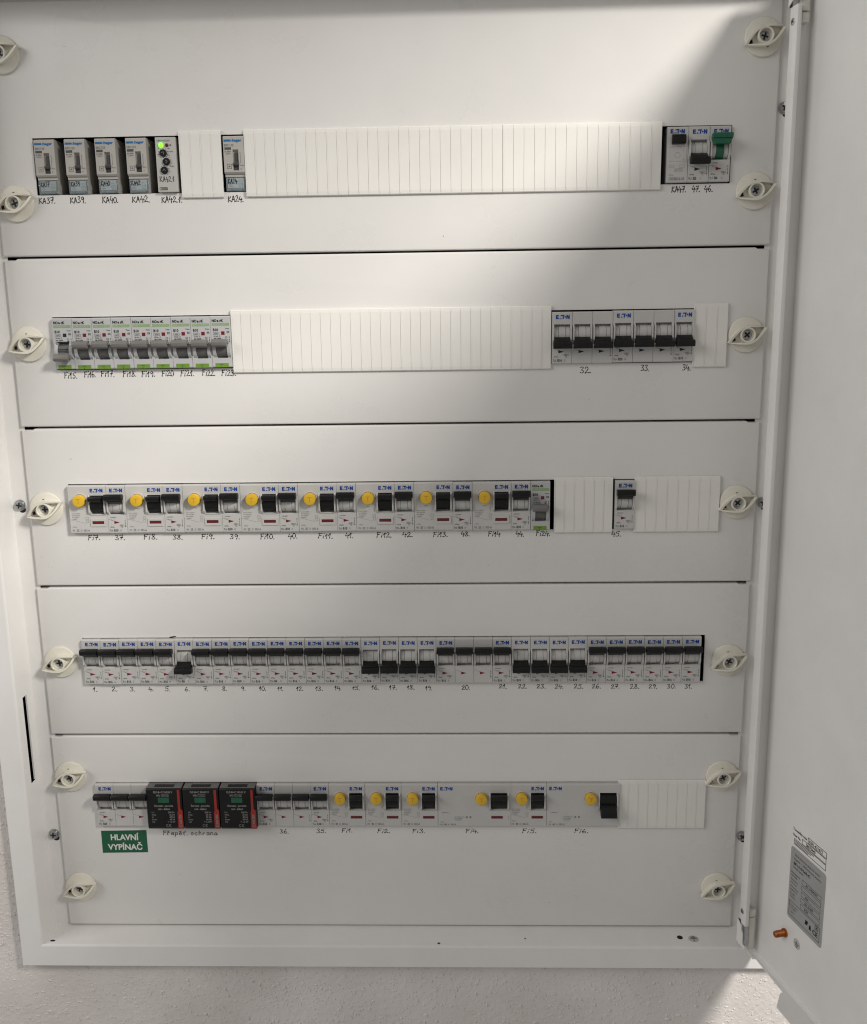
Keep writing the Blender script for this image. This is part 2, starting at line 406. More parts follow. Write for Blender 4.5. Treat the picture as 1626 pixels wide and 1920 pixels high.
def knob(parent, x, z, rot, seed):
    d, g, c, sl, mk = cached('knob', knob_meshes)
    k = obj('turn_knob', d, parent, (x, -.1, z), (0, -rot, 0))
    obj('grip', g, k); obj('collar', c, k); obj('slit', sl, k)
    obj('position_mark', mk, k, (1.0, -3.25, 8.8 if seed % 3 else -8.8))
    screw(k, (0, -1.8, 0), 4.7, 2.4, seed * .7)
    return k

# ---------------------------------------------------------------- cover plates with handwriting
PEN = {
 '0': [[(.3, 1), (.06, .72), (.05, .28), (.28, 0), (.54, .28), (.55, .72), (.3, 1), (.2, .95)]],
 '1': [[(.0, .5), (.3, 1), (.25, .5), (.2, 0)]],
 '2': [[(.05, .75), (.2, 1), (.44, .9), (.4, .6), (.02, .04), (.3, .1), (.62, .06)]],
 '3': [[(.08, .92), (.3, 1), (.48, .84), (.24, .55), (.52, .34), (.34, .02), (.02, .1)]],
 '4': [[(.2, 1), (.1, .7), (.0, .42)], [(.0, .42), (.3, .41), (.64, .44)], [(.46, .66), (.42, .3), (.4, -.08)]],
 '5': [[(.6, 1), (.2, .95), (.14, .58), (.42, .6), (.5, .25), (.3, 0), (.02, .08)]],
 '6': [[(.42, 1), (.14, .6), (.05, .22), (.28, 0), (.52, .2), (.38, .46), (.08, .28)]],
 '7': [[(.02, .93), (.28, .95), (.56, 1), (.36, .5), (.24, 0)], [(.1, .48), (.52, .52)]],
 '8': [[(.48, .86), (.28, 1), (.1, .8), (.3, .54), (.52, .24), (.28, 0), (.06, .22), (.3, .52), (.48, .86)]],
 '9': [[(.5, .78), (.26, .54), (.08, .8), (.3, 1), (.5, .84), (.48, .4), (.38, 0)]],
 'K': [[(.08, 1), (.05, .5), (.02, 0)], [(.52, .98), (.28, .68), (.06, .5), (.3, .3), (.6, .02)]],
 'A': [[(.0, 0), (.16, .5), (.32, 1), (.44, .5), (.56, 0)], [(.1, .36), (.5, .38)]],
 'F': [[(.1, .98), (.06, .5), (.0, 0)], [(.02, .96), (.3, .98), (.56, 1)], [(.06, .55), (.4, .58)]],
 'i': [[(.14, .52), (.1, .3), (.06, 0)], [(.19, .9), (.25, .96)]],
 '.': [[(.04, .02), (.12, .06)]],
 ' ': [],
 'P': [[(.1, 1), (.06, .5), (.02, 0)], [(.0, .98), (.3, 1.02), (.54, .9), (.42, .68), (.08, .6)]],
 'ř': [[(.06, .6), (.06, 0)], [(.06, .38), (.2, .58), (.4, .56)], [(.08, .95), (.2, .78), (.36, .98)]],
 'e': [[(.06, .3), (.44, .36), (.4, .58), (.18, .58), (.04, .28), (.2, 0), (.48, .08)]],
 'p': [[(.06, .6), (.05, .1), (.0, -.45)], [(.06, .45), (.3, .6), (.46, .35), (.3, .05), (.06, .12)]],
 'ě': [[(.06, .3), (.44, .36), (.4, .58), (.18, .58), (.04, .28), (.2, 0), (.48, .08)], [(.1, .98), (.24, .8), (.42, 1.0)]],
 'ť': [[(.22, .95), (.16, .4), (.2, .04), (.36, .06)], [(.0, .58), (.4, .62)], [(.46, 1.0), (.42, .82)]],
 'o': [[(.24, .6), (.04, .3), (.22, 0), (.44, .28), (.26, .6)]],
 'c': [[(.42, .52), (.22, .6), (.04, .3), (.2, 0), (.44, .1)]],
 'h': [[(.1, 1), (.06, .5), (.02, 0)], [(.05, .35), (.26, .58), (.4, .4), (.42, 0)]],
 'r': [[(.08, .58), (.05, 0)], [(.06, .36), (.2, .56), (.38, .54)]],
 'a': [[(.42, .52), (.2, .6), (.04, .28), (.18, 0), (.4, .2), (.43, .55), (.44, .2), (.54, .02)]],
 'n': [[(.06, .58), (.04, 0)], [(.05, .36), (.26, .58), (.4, .4), (.42, 0)]],
}
ADV = {'i': .36, '.': .34, ' ': .4, '1': .5, 'K': .72, 'A': .74, 'F': .66}
def smooth_path(p, n=5):
    if len(p) < 3: return p
    q = [p[0]] + list(p) + [p[-1]]; out = []
    for i in range(1, len(q) - 2):
        a, b, c, d = q[i - 1:i + 3]
        for k in range(n):
            t = k / n
            out.append(tuple(.5 * ((2 * b[j]) + (-a[j] + c[j]) * t + (2 * a[j] - 5 * b[j] + 4 * c[j] - d[j]) * t * t + (-a[j] + 3 * b[j] - 3 * c[j] + d[j]) * t ** 3) for j in (0, 1)))
    return out + [p[-1]]
def handwriting(string, x, z, width, height, y, pen=.72, rnd=random):
    adv = 0; glyphs = []
    for ch in string: glyphs.append((ch, adv)); adv += ADV.get(ch, .7)
    kx = width / max(adv - .1, .3); mb = MB(); lift = 0
    for ch, a in glyphs:
        jz, js, sh = rnd.uniform(-.05, .05) * height, rnd.uniform(.92, 1.07), rnd.uniform(.0, .12)
        for stroke in PEN[ch]:
            pts = [((px + rnd.uniform(-.025, .025)), pz + rnd.uniform(-.025, .025)) for px, pz in stroke]
            pts = [(x + (a + px + sh * pz * .5) * kx, z - height / 2 + jz + pz * height * js) for px, pz in smooth_path(pts)]
            lift += .004
            L = []
            for i, (px, pz) in enumerate(pts):
                p0, p1 = pts[max(i - 1, 0)], pts[min(i + 1, len(pts) - 1)]
                dx, dz = p1[0] - p0[0], p1[1] - p0[1]; l = math.hypot(dx, dz) or 1
                w = pen * (.85 + .3 * math.sin(i * .9 + a)) / 2
                L.append(((px - dz / l * w, px + dz / l * w), (pz + dx / l * w, pz - dx / l * w)))
            for i in range(len(L) - 1):
                (a0, a1), (b0, b1) = L[i]; (c0, c1), (d0, d1) = L[i + 1]; yy = y - lift
                mb.quad((a1, yy, b1), (c1, yy, d1), (c0, yy, d0), (a0, yy, b0))
            for e in (pts[0], pts[-1]):                # round pen ends
                m = 8; mb.raw([(e[0] + pen * .5 * math.cos(6.2832 * i / m), y - lift - .002, e[1] + pen * .5 * math.sin(6.2832 * i / m)) for i in range(m)], [tuple(range(m))])
    return mb.mesh('handwriting', 'pen', recalc=False)

HAND = [
    [('KA37.', -329.3, 497.7, 14.5), ('KA39.', -301.7, 497.7, 13.5), ('KA40.', -273.7, 497.3, 14.0), ('KA42.', -247.6, 497.3, 15.4), ('KA42.1.', -222.0, 496.8, 18.1), ('KA24.', -164.0, 496.3, 13.4), ('KA47.', 216.8, 497.8, 12.2), ('47.', 234.0, 498.0, 6.8), ('46.', 244.4, 497.8, 7.2)],
    [('Fi15.', -320.7, 347.0, 11.6), ('Fi16.', -302.5, 347.7, 10.4), ('Fi17.', -287.2, 348.0, 12.1), ('Fi18.', -267.4, 347.7, 12.1), ('Fi19.', -250.5, 347.5, 12.1), ('Fi20', -232.2, 347.8, 10.6), ('Fi21.', -215.3, 347.6, 12.3), ('Fi22.', -195.6, 347.8, 11.5), ('Fi23.', -178.3, 347.6, 13.0), ('32.', 141.3, 346.0, 10.1), ('33.', 195.1, 347.2, 7.5), ('34.', 231.6, 347.2, 7.3)],
    [('Fi7.', -312.1, 197.2, 11.3), ('37.', -286.9, 197.0, 9.4), ('Fi8.', -259.9, 197.3, 13.0), ('38.', -232.9, 197.0, 9.5), ('Fi9.', -205.7, 197.3, 12.0), ('39.', -179.6, 197.1, 9.4), ('Fi10.', -150.8, 196.9, 12.9), ('40.', -125.0, 197.2, 8.4), ('Fi11.', -97.2, 197.0, 13.6), ('41.', -72.0, 197.3, 7.2), ('Fi12.', -42.9, 197.5, 13.8), ('42.', -19.2, 197.9, 9.8), ('Fi13.', 9.3, 197.6, 13.3), ('48.', 34.9, 197.9, 7.9), ('Fi14', 59.9, 197.7, 10.8), ('44.', 85.2, 197.5, 7.5), ('Fi24.', 104.0, 197.9, 12.7), ('45.', 172.8, 196.8, 8.8)],
    [('1.', -320.7, 47.0, 4.5), ('2.', -302.4, 47.5, 5.6), ('3.', -284.6, 47.4, 5.2), ('4.', -266.5, 47.4, 4.6), ('5.', -250.7, 47.3, 5.3), ('6.', -231.6, 47.2, 4.8), ('7.', -213.4, 47.5, 4.6), ('8.', -195.3, 47.4, 4.6), ('9.', -177.4, 47.6, 4.7), ('10.', -159.9, 47.5, 6.9), ('11.', -142.0, 47.5, 5.5), ('12.', -123.9, 47.4, 6.7), ('13.', -105.6, 47.3, 7.3), ('14.', -87.2, 47.8, 6.5), ('15.', -70.2, 47.7, 7.1), ('16.', -51.8, 48.2, 6.9), ('17.', -35.0, 48.1, 7.4), ('18.', -18.2, 48.1, 7.6), ('19.', -0.4, 47.5, 6.6), ('20.', 34.2, 47.9, 7.9), ('21.', 69.4, 48.8, 7.8), ('22.', 87.9, 48.8, 8.6), ('23.', 105.4, 48.7, 8.8), ('24.', 122.8, 48.6, 8.1), ('25.', 140.7, 48.6, 8.8), ('26.', 157.8, 48.5, 8.7), ('27.', 175.7, 48.4, 8.3), ('28.', 193.7, 48.4, 8.9), ('29.', 211.3, 48.3, 8.2), ('30.', 228.5, 48.2, 8.4), ('31.', 245.1, 48.2, 7.0)],
    [('Přepěť. ochrana', -263.2, -104.2, 54.3), ('36.', -146.9, -102.5, 9.0), ('35.', -110.4, -101.9, 9.6), ('Fi1.', -85.1, -101.3, 10.7), ('Fi2.', -49.8, -101.9, 12.4), ('Fi3.', -15.3, -101.9, 12.6), ('Fi4.', 37.2, -101.8, 12.6), ('Fi5.', 92.7, -101.8, 13.9), ('Fi6.', 143.8, -101.8, 13.5)],
]
PLATES = [   # left, right, bottom, top, cut-out (x0, x1, z0, z1)
    (-366.0, 302.6, 450.9, 657.6, (-330.3, 265.6, 502.0, 548.9)),
    (-365.6, 302.6, 300.8, 449.1, (-327.5, 264.0, 351.7, 398.4)),
    (-365.2, 302.4, 150.8, 299.1, (-327.0, 264.0, 201.4, 247.8)),
    (-366.2, 301.6, 0.9, 149.1, (-326.8, 262.2, 53.2, 99.2)),
    (-366.6, 301.0, -206.4, -0.9, (-326.4, 264.0, -95.8, -49.4)),
]
KNOBS = [[(-349.6, 615.5), (-349.0, 495.2), (287.6, 616.5), (286.6, 495.2)], [(-350.0, 375.0), (285.6, 375.0)], [(-348.6, 225.0), (284.8, 225.6)],
         [(-349.0, 75.6), (284.4, 74.4)], [(-350.0, -43.2), (-350.5, -163.4), (284.4, -43.2), (284.6, -162.6)]]
ORD = ['uppermost', 'second', 'third', 'fourth', 'lowest']
HOLDS = ['grey relays and the green lit timer', 'nine breakers with green bands', 'pairs of yellow test buttons and breakers', 'long unbroken row of numbered breakers', 'three black and red surge arresters']
def plate_mesh(x0, x1, z0, z1, c):
    mb = MB(); cx0, cx1, cz0, cz1 = c
    nt, nw = 1.2, 10.0                                   # clipped top corners
    def outline(i):
        return [(x0 + i, z0 + i), (x1 - i, z0 + i), (x1 - i, z1 - nt - i), (x1 - nw - i, z1 - nt - i), (x1 - nw - 2 - i, z1 - i), (x0 + nw + 2 + i, z1 - i), (x0 + nw + i, z1 - nt - i), (x0 + i, z1 - nt - i)]
    steps = [(1.7, 0.0), (.85, .22), (.25, .8), (0.0, 1.7), (0.0, 11.0)]
    for (i0, y0), (i1, y1) in zip(steps, steps[1:]):
        A, Bq = outline(i0), outline(i1)
        for k in range(8):
            j = (k + 1) % 8
            mb.quad((A[k][0], y0, A[k][1]), (A[j][0], y0, A[j][1]), (Bq[j][0], y1, Bq[j][1]), (Bq[k][0], y1, Bq[k][1]))
    O = outline(1.7); H = [(cx0, cz0), (cx0, cz1), (cx1, cz1), (cx1, cz0)]
    pts = O + H
    tri = tessellate_polygon([[Vector((a, b, 0)) for a, b in O], [Vector((a, b, 0)) for a, b in H]])
    mb.raw([(a, 0, b) for a, b in pts], [tuple(t) for t in tri])
    for k in range(4):
        j = (k + 1) % 4
        mb.quad((H[k][0], 0, H[k][1]), (H[j][0], 0, H[j][1]), (H[j][0], 1.6, H[j][1]), (H[k][0], 1.6, H[k][1]))
    me = mb.mesh('cover_plate', 'paint', recalc=False)
    bm = bmesh.new(); bm.from_mesh(me); bmesh.ops.remove_doubles(bm, verts=bm.verts[:], dist=1e-6); bmesh.ops.recalc_face_normals(bm, faces=bm.faces[:])
    f = max(bm.faces, key=lambda f: f.calc_area())
    if f.normal.y > 0: bmesh.ops.reverse_faces(bm, faces=bm.faces[:])
    bm.to_mesh(me); bm.free()
    me.polygons.foreach_set('use_smooth', [True] * len(me.polygons)); me.set_sharp_from_angle(angle=math.radians(32))
    return me
ks = 0
for k, (x0, x1, z0, z1, c) in enumerate(PLATES):
    t = thing('cover_plate', f'{ORD[k]} white cover plate around the {HOLDS[k]}', 'cover plate', (0, 0, 0), 'cover plates of the cabinet')
    obj('plate', plate_mesh(x0, x1, z0, z1, c), t)
    for (kx, kz) in KNOBS[k]:
        ks += 1; knob(t, kx, kz, math.radians(9 + 8 * random.random()), ks)
    hh = (4.9, 5.1, 4.6, 4.2, 4.2)[k]
    for (s, x, z, w) in HAND[k]:
        hgt = hh if s[0] != 'P' else 4.6
        h = obj('handwritten_mark', handwriting(s, x, z, w, hgt, -.08, .64 if k > 2 else .72), t)
        h['label'] = f'handwritten {s.rstrip(".")} in black marker'

# wear: short scratches, specks and one slip of the marker
SCUFFS = [(0, -296.0, 621.5, 4.5, .22, -.2, 'scuff'), (0, 21.5, 462.5, .9, .8, 0, 'print_dark'), (0, 96.0, 583.0, .7, .5, .3, 'scuff'), (1, 150.0, 320.0, 2.2, .25, .6, 'scuff'), (1, 298.5, 384.0, 1.6, .6, 1.2, 'scuff'),
          (2, -322.0, 271.0, 2.6, .5, .5, 'scuff'), (2, 60.0, 168.0, 1.2, .4, .9, 'scuff'), (3, -100.0, 20.0, 1.6, .3, -.4, 'scuff'), (3, -239.5, 99.9, 7.0, 1.1, .12, 'pen'), (4, -250.0, -150.0, 2.4, .22, .35, 'scuff'), (4, 120.0, -180.0, 1.0, .7, 0, 'scuff')]
plates = sorted([o for o in COL.objects if o.name.startswith('cover_plate') and o.parent is None], key=lambda o: o.name)
for (k, x, z, w, h, a, m) in SCUFFS:
    n = 14
    pts = [(w / 2 * math.cos(6.2832 * i / n) * math.cos(a) - h / 2 * math.sin(6.2832 * i / n) * math.sin(a), w / 2 * math.cos(6.2832 * i / n) * math.sin(a) + h / 2 * math.sin(6.2832 * i / n) * math.cos(a)) for i in range(n)]
    obj('scuff_mark', MB().flat(pts, 0).mesh('scuff_mark', m, recalc=False), plates[k], (x, -.09, z))

# ---------------------------------------------------------------- devices (local: x from left edge, y=0 face, z=0 top edge, -45 bottom)
ROWZ = [547.5, 397.5, 246.9, 98.4, -50.1]
FACE = -4.0
PITCH = 17.7
def face_profile(depth=34.0, z0=0.0, z1=-45.0, r=1.3):
    p = [(depth, z0), (r, z0)]
    for a in (22.5, 45, 67.5): p.append((r - r * math.sin(math.radians(a)), z0 - r + r * math.cos(math.radians(a))))
    p += [(0, z0 - r), (0, z1 + r)]
    for a in (67.5, 45, 22.5): p.append((r - r * math.sin(math.radians(a)), z1 + r - r * math.cos(math.radians(a))))
    p += [(r, z1), (depth, z1)]
    return p
def splice(prof, zs, insert):
    """put extra points into the straight front of a face profile"""
    i = max(k for k, (y, z) in enumerate(prof) if y == 0 and z > zs)
    return prof[:i + 1] + insert + prof[i + 1:]
G = 0.14                                                 # half the joint between neighbours
def logo_blue(mb, x, z, w=12.0, h=3.5, y=-.12):
    k = w / 12.0; v = h / 3.0
    P = lambda pts: mb.flat([(x + a * k, z + b * v) for a, b in pts], y)
    P([(0, 0), (.95, 0), (.95, 3), (0, 3)]); P([(.95, 0), (2.5, 0), (2.5, .8), (.95, .8)]); P([(.95, 1.12), (2.3, 1.12), (2.3, 1.9), (.95, 1.9)]); P([(.95, 2.2), (2.5, 2.2), (2.5, 3), (.95, 3)])
    P([(3.2, 0), (4.3, 0), (4.0, .95), (3.5, .95)]); P([(4.35, 3), (4.0, 2.0), (4.6, 2.0), (5.05, 2.2), (5.05, 3)]); P([(4.9, 0), (5.4, 0), (5.25, .8), (5.0, .9)])
    P([(5.05, 2.2), (7.5, 2.2), (7.5, 3), (5.05, 3)]); P([(5.9, 0), (6.85, 0), (6.85, 2.2), (5.9, 2.2)])
    P([(8.15 + .66 * math.cos(i * math.pi / 6), 1.5 + .66 * math.sin(i * math.pi / 6)) for i in range(12)])
    P([(9.1, 0), (10.05, 0), (10.05, 3), (9.1, 3)]); P([(11.05, 0), (12, 0), (12, 3), (11.05, 3)]); P([(10.05, 3), (10.05, 1.4), (11.05, 0), (11.05, 1.6)])
    return mb

# --- modular breaker pole
def mcb_housing():
    mb = MB(); base = face_profile()
    rib = splice(base, -10.9, [(0, -10.9), (-1.3, -12.2), (-2.6, -13.4), (-2.6, -24.2), (-1.6, -25.4), (0, -27.2)])
    pocket = splice(base, -10.7, [(0, -10.7), (5.5, -11.4), (5.5, -27.6), (.9, -27.0), (0, -27.6)])
    mb.prism_x(base, G, .5); mb.prism_x(rib, .5, 1.75); mb.prism_x(pocket, 1.75, 15.85); mb.prism_x(rib, 15.85, 17.2); mb.prism_x(base, 17.2, PITCH - G)
    return mb.mesh('breaker_housing', 'housing')
def mcb_drum(black_lines=True):
    mb = MB(); cy, cz, r = 6.0, -19.2, 7.4
    arc = [(cy - r * math.cos(math.radians(a)), cz + r * math.sin(math.radians(a))) for a in range(80, -81, -10)]
    arc2 = [(cy - (r - .25) * math.cos(math.radians(a)), cz + (r - .25) * math.sin(math.radians(a))) for a in range(80, -81, -10)]
    for (a, b, pr) in ((2.0, 5.45, arc2), (5.75, 11.75, arc), (12.05, 15.6, arc2)): mb.prism_x(pr, a, b)
    return mb.mesh('rocker_drum', 'drum', smooth=True)
def toggle_shape(up, x0=.75, x1=16.95, n0=2.1, n1=15.5):
    mb = MB(); s = 1 if up else -1; m = -19.2
    f = lambda pts: [(y, m + s * z) for y, z in pts]
    mb.prism_x(f([(-3.4, 6.4), (-3.0, 10.8), (-4.4, 12.0), (-9.2, 12.3), (-10.4, 11.2), (-10.0, 7.6), (-8.6, 6.4)]), x0, x1, .35)
    mb.prism_x(f([(2.5, 2.4), (2.5, 9.2), (-5.0, 9.8), (-7.4, 9.2), (-6.8, 5.4), (-3.6, 3.6), (-1.6, 2.6)]), n0, n1, .3)
    return mb
def mcb_print(rating, maker=True, first=True, last=True, side=True):
    mb = MB()
    if first:
        mb.text('xPole', 1.7, -39.3, 1.25, bold=.01); 
        mb.text(rating[0], 1.0, -43.0, 2.2, squeeze=.62)
        mb.text(rating[1], 4.9, -43.0, 2.3, bold=.035, squeeze=.82)
        mb.text(rating[2], 10.6, -43.0, 2.1, squeeze=.62)
        mb.frame(10.6, 14.6, -38.0, -36.6, -.12, .16); mb.text('6000', 11.1, -37.7, .85, bold=.0); mb.frame(12.1, 13.3, -39.5, -38.3, -.12, .16)
        mb.text('~230/400V', 1.6, -30.3, 1.0); mb.line(2.6, -31.6, 4.4, -32.4, .18, -.12); mb.line(4.4, -32.4, 6.4, -31.9, .18, -.13)
    if last:
        for z in (-31.8, -34.0, -36.2): mb.line(15.9, z, 15.9, z - 1.2, .3, -.12)
        mb.lathe([(.55, -.12)], 15.9, -38.2, 10); mb.line(15.5, -33.2, 16.3, -33.2, .3, -.125); mb.line(15.5, -35.4, 16.3, -35.4, .3, -.125)
    mb.line(.4, -31.2, 5.8, -33.4, .14, -.12)
    return mb.mesh('printed_text', 'print_dark', recalc=False)
def flag_mesh(colour):
    mb = MB(); mb.flat([(5.8, -35.8), (10.8, -34.4), (5.8, -33.0)], -.14)
    return mb.mesh('position_flag', colour, recalc=False)
def pole(t, x, up, logo, rating, first, last, colour='black', flag=True):
    h = obj('housing', cached('mcbh', mcb_housing), t, (x, 0, 0))
    obj('rocker_drum', cached('mcbd', mcb_drum), t, (x, 0, 0))
    if colour == 'black':
        obj('toggle', cached(('tg', up), lambda: toggle_shape(up).mesh('toggle', 'black', smooth=True)), t, (x, 0, 0))
    else:
        def gt():
            mb = MB(); m = -19.2
            f = lambda pts: [(y, m + z) for y, z in pts]
            mb.prism_x(f([(-3.0, 7.4), (-3.0, 10.8), (-4.4, 12.0), (-9.2, 12.3), (-10.4, 11.2), (-9.6, 8.2)]), .6, 17.1, .35)
            mb.prism_y([(2.3, -15.6), (15.3, -15.6), (16.9, -11.2), (.8, -11.2)], -8.6, -2.0, .3)
            cy, cz, r = 6.0, -19.2, 8.0
            arc = [(cy - r * math.cos(math.radians(a)), cz + r * math.sin(math.radians(a))) for a in range(60, -81, -10)]
            mb.prism_x(arc, 5.6, 11.9)
            return mb.mesh('toggle', 'green_toggle', smooth=True)
        obj('toggle', cached('tg_green', gt), t, (x, 0, 0))
    if logo: obj('maker_logo', cached('mlogo', lambda: logo_blue(MB(), 3.3, -6.2).mesh('maker_logo', 'logo_blue', recalc=False)), t, (x, 0, 0))
    obj('printed_text', cached(('mp', rating, first, last), lambda: mcb_print(rating, True, first, last)), t, (x, 0, 0))
    c = 'flag_red' if up else 'flag_dark'
    obj('position_flag', cached(('fl', c), lambda: flag_mesh(c)), t, (x, 0, 0))
def breaker(row, x, n, up, label, rating, group, colour='black', tie=True, y=FACE, dz=0.0):
    t = thing('circuit_breaker', label, 'circuit breaker', (x, y + random.uniform(-.3, .3), ROWZ[row] + dz), group)
    for i in range(n):
        pole(t, i * PITCH, up, i == 0, rating, i == 0, i == n - 1, colour)
        if tie and i:
            s = 1 if up else -1
            tm = cached(('tie', up), lambda: MB().box(-1.1, 1.1, -8.2, -6.6, -19.2 + s * 9.6 - .7, -19.2 + s * 9.6 + .7).mesh('toggle_link', 'steel'))
            obj('toggle_link', tm, t, (i * PITCH, 0, 0))
    return t

# --- residual current device, 2 or 4 modules
def rcd_housing(w, px0, px1, rx0, rx1):
    mb = MB(); base = face_profile()
    rib = splice(base, -8.6, [(0, -8.6), (-1.6, -10.2), (-2.4, -12.0), (-2.4, -24.6), (-1.0, -26.6), (0, -27.8)])
    pocket = splice(base, -9.2, [(0, -9.2), (6.5, -10.0), (6.5, -27.2), (.8, -26.6), (-.6, -27.3), (0, -28.2)])
    mb.prism_x(base, G, px0 - 1.3); mb.prism_x(rib, px0 - 1.3, px0); mb.prism_x(pocket, px0, px1); mb.prism_x(rib, px1, px1 + 1.3); mb.prism_x(base, px1 + 1.3, w - G)
    if rx0 is not None:                                  # frame of the indicator window
        mb.box(rx0 - 1.7, rx1 + 1.7, -.7, .2, -33.2, -31.0, .15); mb.box(rx0 - 1.7, rx1 + 1.7, -.7, .2, -38.4, -36.0, .15)
        mb.box(rx0 - 1.7, rx0, -.69, .2, -36.1, -33.1); mb.box(rx1, rx1 + 1.7, -.69, .2, -36.1, -33.1)
    return mb
def rcd_rocker(x0, x1, up=True):
    mb = MB(); s = 1 if up else -1; m = -18.2
    cy, r = 5.0, 7.6
    arc = [(cy - r * math.cos(math.radians(a)), m + r * math.sin(math.radians(a))) for a in range(85, -86, -10)]
    mb.prism_x(arc, x0 + .1, x1 - .1)
    f = lambda pts: [(y, m + s * z) for y, z in pts]
    if not up: mb.prism_x(f([(2.0, 2.4), (2.0, 7.4), (-3.5, 12.8), (-8.4, 13.6), (-9.6, 12.4), (-9.0, 8.0), (-5.4, 3.6), (-2.6, 2.2)]), x0, x1, .35); return mb.mesh('toggle', 'black', smooth=True)
    mb.prism_x(f([(2.0, 2.6), (2.0, 7.4), (-3.5, 8.6), (-7.2, 8.8), (-8.0, 7.8), (-7.4, 4.8), (-5.4, 3.6), (-2.6, 2.2)]), x0, x1, .35)
    return mb.mesh('toggle', 'black', smooth=True)
def rcd(row, x, n, label, code, group, toggle_up=True):
    w = n * PITCH
    t = thing('residual_current_device', label, 'residual current device', (x, FACE + random.uniform(-.35, .25), ROWZ[row] + random.uniform(-.2, .15)), group)
    if n == 2: lx, bx, bz, px0, px1, r0, r1 = 20.6, 11.2, -13.6, 20.1, 33.0, 20.9, 31.9
    else: lx, bx, bz, px0, px1, r0, r1 = 2.4, 42.3, -13.9, 51.2, 67.6, 52.0, 63.0
    win = toggle_up
    fr = (n == 2 and row == 2)
    obj('housing', cached(('rh', n, fr), lambda: rcd_housing(w, px0, px1, r0 if fr else None, r1).mesh('rcd_housing', 'housing')), t)
    obj('toggle', cached(('rr', n, toggle_up), lambda: rcd_rocker(px0 + .6, px1 - .6, toggle_up)), t)
    def ringm(): return MB().lathe([(6.6, 0), (6.5, -.7), (5.9, -.9), (5.75, -.2)], bx, bz, 36, cap=False).mesh('button_surround', 'housing', smooth=True)
    b = obj('test_button', cached(('rb', n), lambda: MB().lathe([(5.5, .5), (5.5, -4.9), (5.2, -5.4), (4.6, -5.6)], bx, bz, 36).mesh('test_button', 'yellow', smooth=True)), t)
    obj('button_surround', cached(('rs', n), ringm), b)
    def tm():
        mb = MB(); y = -5.63; mb.rect(bx - 1.9, bx + 1.9, bz + 1.5, bz + 2.1, y); mb.rect(bx - .3, bx + .3, bz - 2.3, bz + 1.5, y)
        return mb.mesh('letter', 'nk_yellow_dark', recalc=False)
    obj('button_letter', cached(('rt', n), tm), b)
    obj('maker_logo', cached(('rl', n), lambda: logo_blue(MB(), lx, -6.3).mesh('maker_logo', 'logo_blue', recalc=False)), t)
    if win:
        obj('indicator_window', cached(('rw', n, fr), lambda: MB().box(r0, r1, -.35 if fr else -.3, .2, -36.0, -33.4).mesh('indicator_window', 'window_red')), t)
    def pr():
        mb = MB()
        mb.text('TEST', bx, bz - 8.8, 1.3, align='C')
        if n == 2:
            for k, (s, q) in enumerate((('Un=230V~', 8.6), ('In=0,03A', 7.6), ('Im=500A', 6.6), ('10000', 4.6))): mb.text(s, 2.2, -26.6 - k * 1.75, 1.1, width=q)
            mb.line(.5, -31.6, 14.6, -35.2, .16, -.12)
            mb.text('xPole', 2.0, -39.2, 1.25); mb.text('PF6', 1.6, -43.0, 2.1, squeeze=.6); mb.text('25' if row == 2 else '40', 5.4, -43.0, 2.25, bold=.03, squeeze=.8); mb.text('/2/', 9.0, -43.0, 2.1, squeeze=.6); mb.text('003-A', 12.0, -43.0, 2.2, bold=.012, squeeze=.76)
            mb.frame(15.0, 17.6, -31.4, -29.2, -.12, .16); mb.frame(15.3, 17.4, -34.6, -32.0, -.12, .16); mb.line(16.4, -22, 16.4, -27, .2, -.12); mb.line(15.6, -24.5, 17.2, -23.4, .2, -.122)
        else:
            mb.text('~230/400V', 3.0, -30.3, 1.1, width=7.4)
            for k, (s, q) in enumerate((('In=0,03A Un', 9.2), ('Im=500A', 7.6), ('10000', 6.2))): mb.text(s, 16.4, -34.8 - k * 1.7, 1.1, width=q)
            mb.lathe([(1.0, -.12)], 28.0, -34.6, 10); mb.lathe([(1.0, -.12)], 31.5, -34.6, 10); mb.line(69.0, -33, 69.0, -38.4, .25, -.12)
            mb.text('xPole', 2.2, -40.2, 1.2); mb.text('PF6', 2.0, -43.4, 2.0, squeeze=.6); mb.text('40', 5.8, -43.4, 2.15, bold=.03, squeeze=.8); mb.text('/4/', 9.2, -43.4, 2.0, squeeze=.6); mb.text('003-A', 12.2, -43.4, 2.1, bold=.012, squeeze=.76)
        return mb.mesh('printed_text', 'print_grey', recalc=False)
    obj('printed_text', cached(('rp', n, row), pr), t)
    return t
mat('nk_yellow_dark', (0.52, 0.27, 0.012), 0.45, vary=0.08, vscale=90)

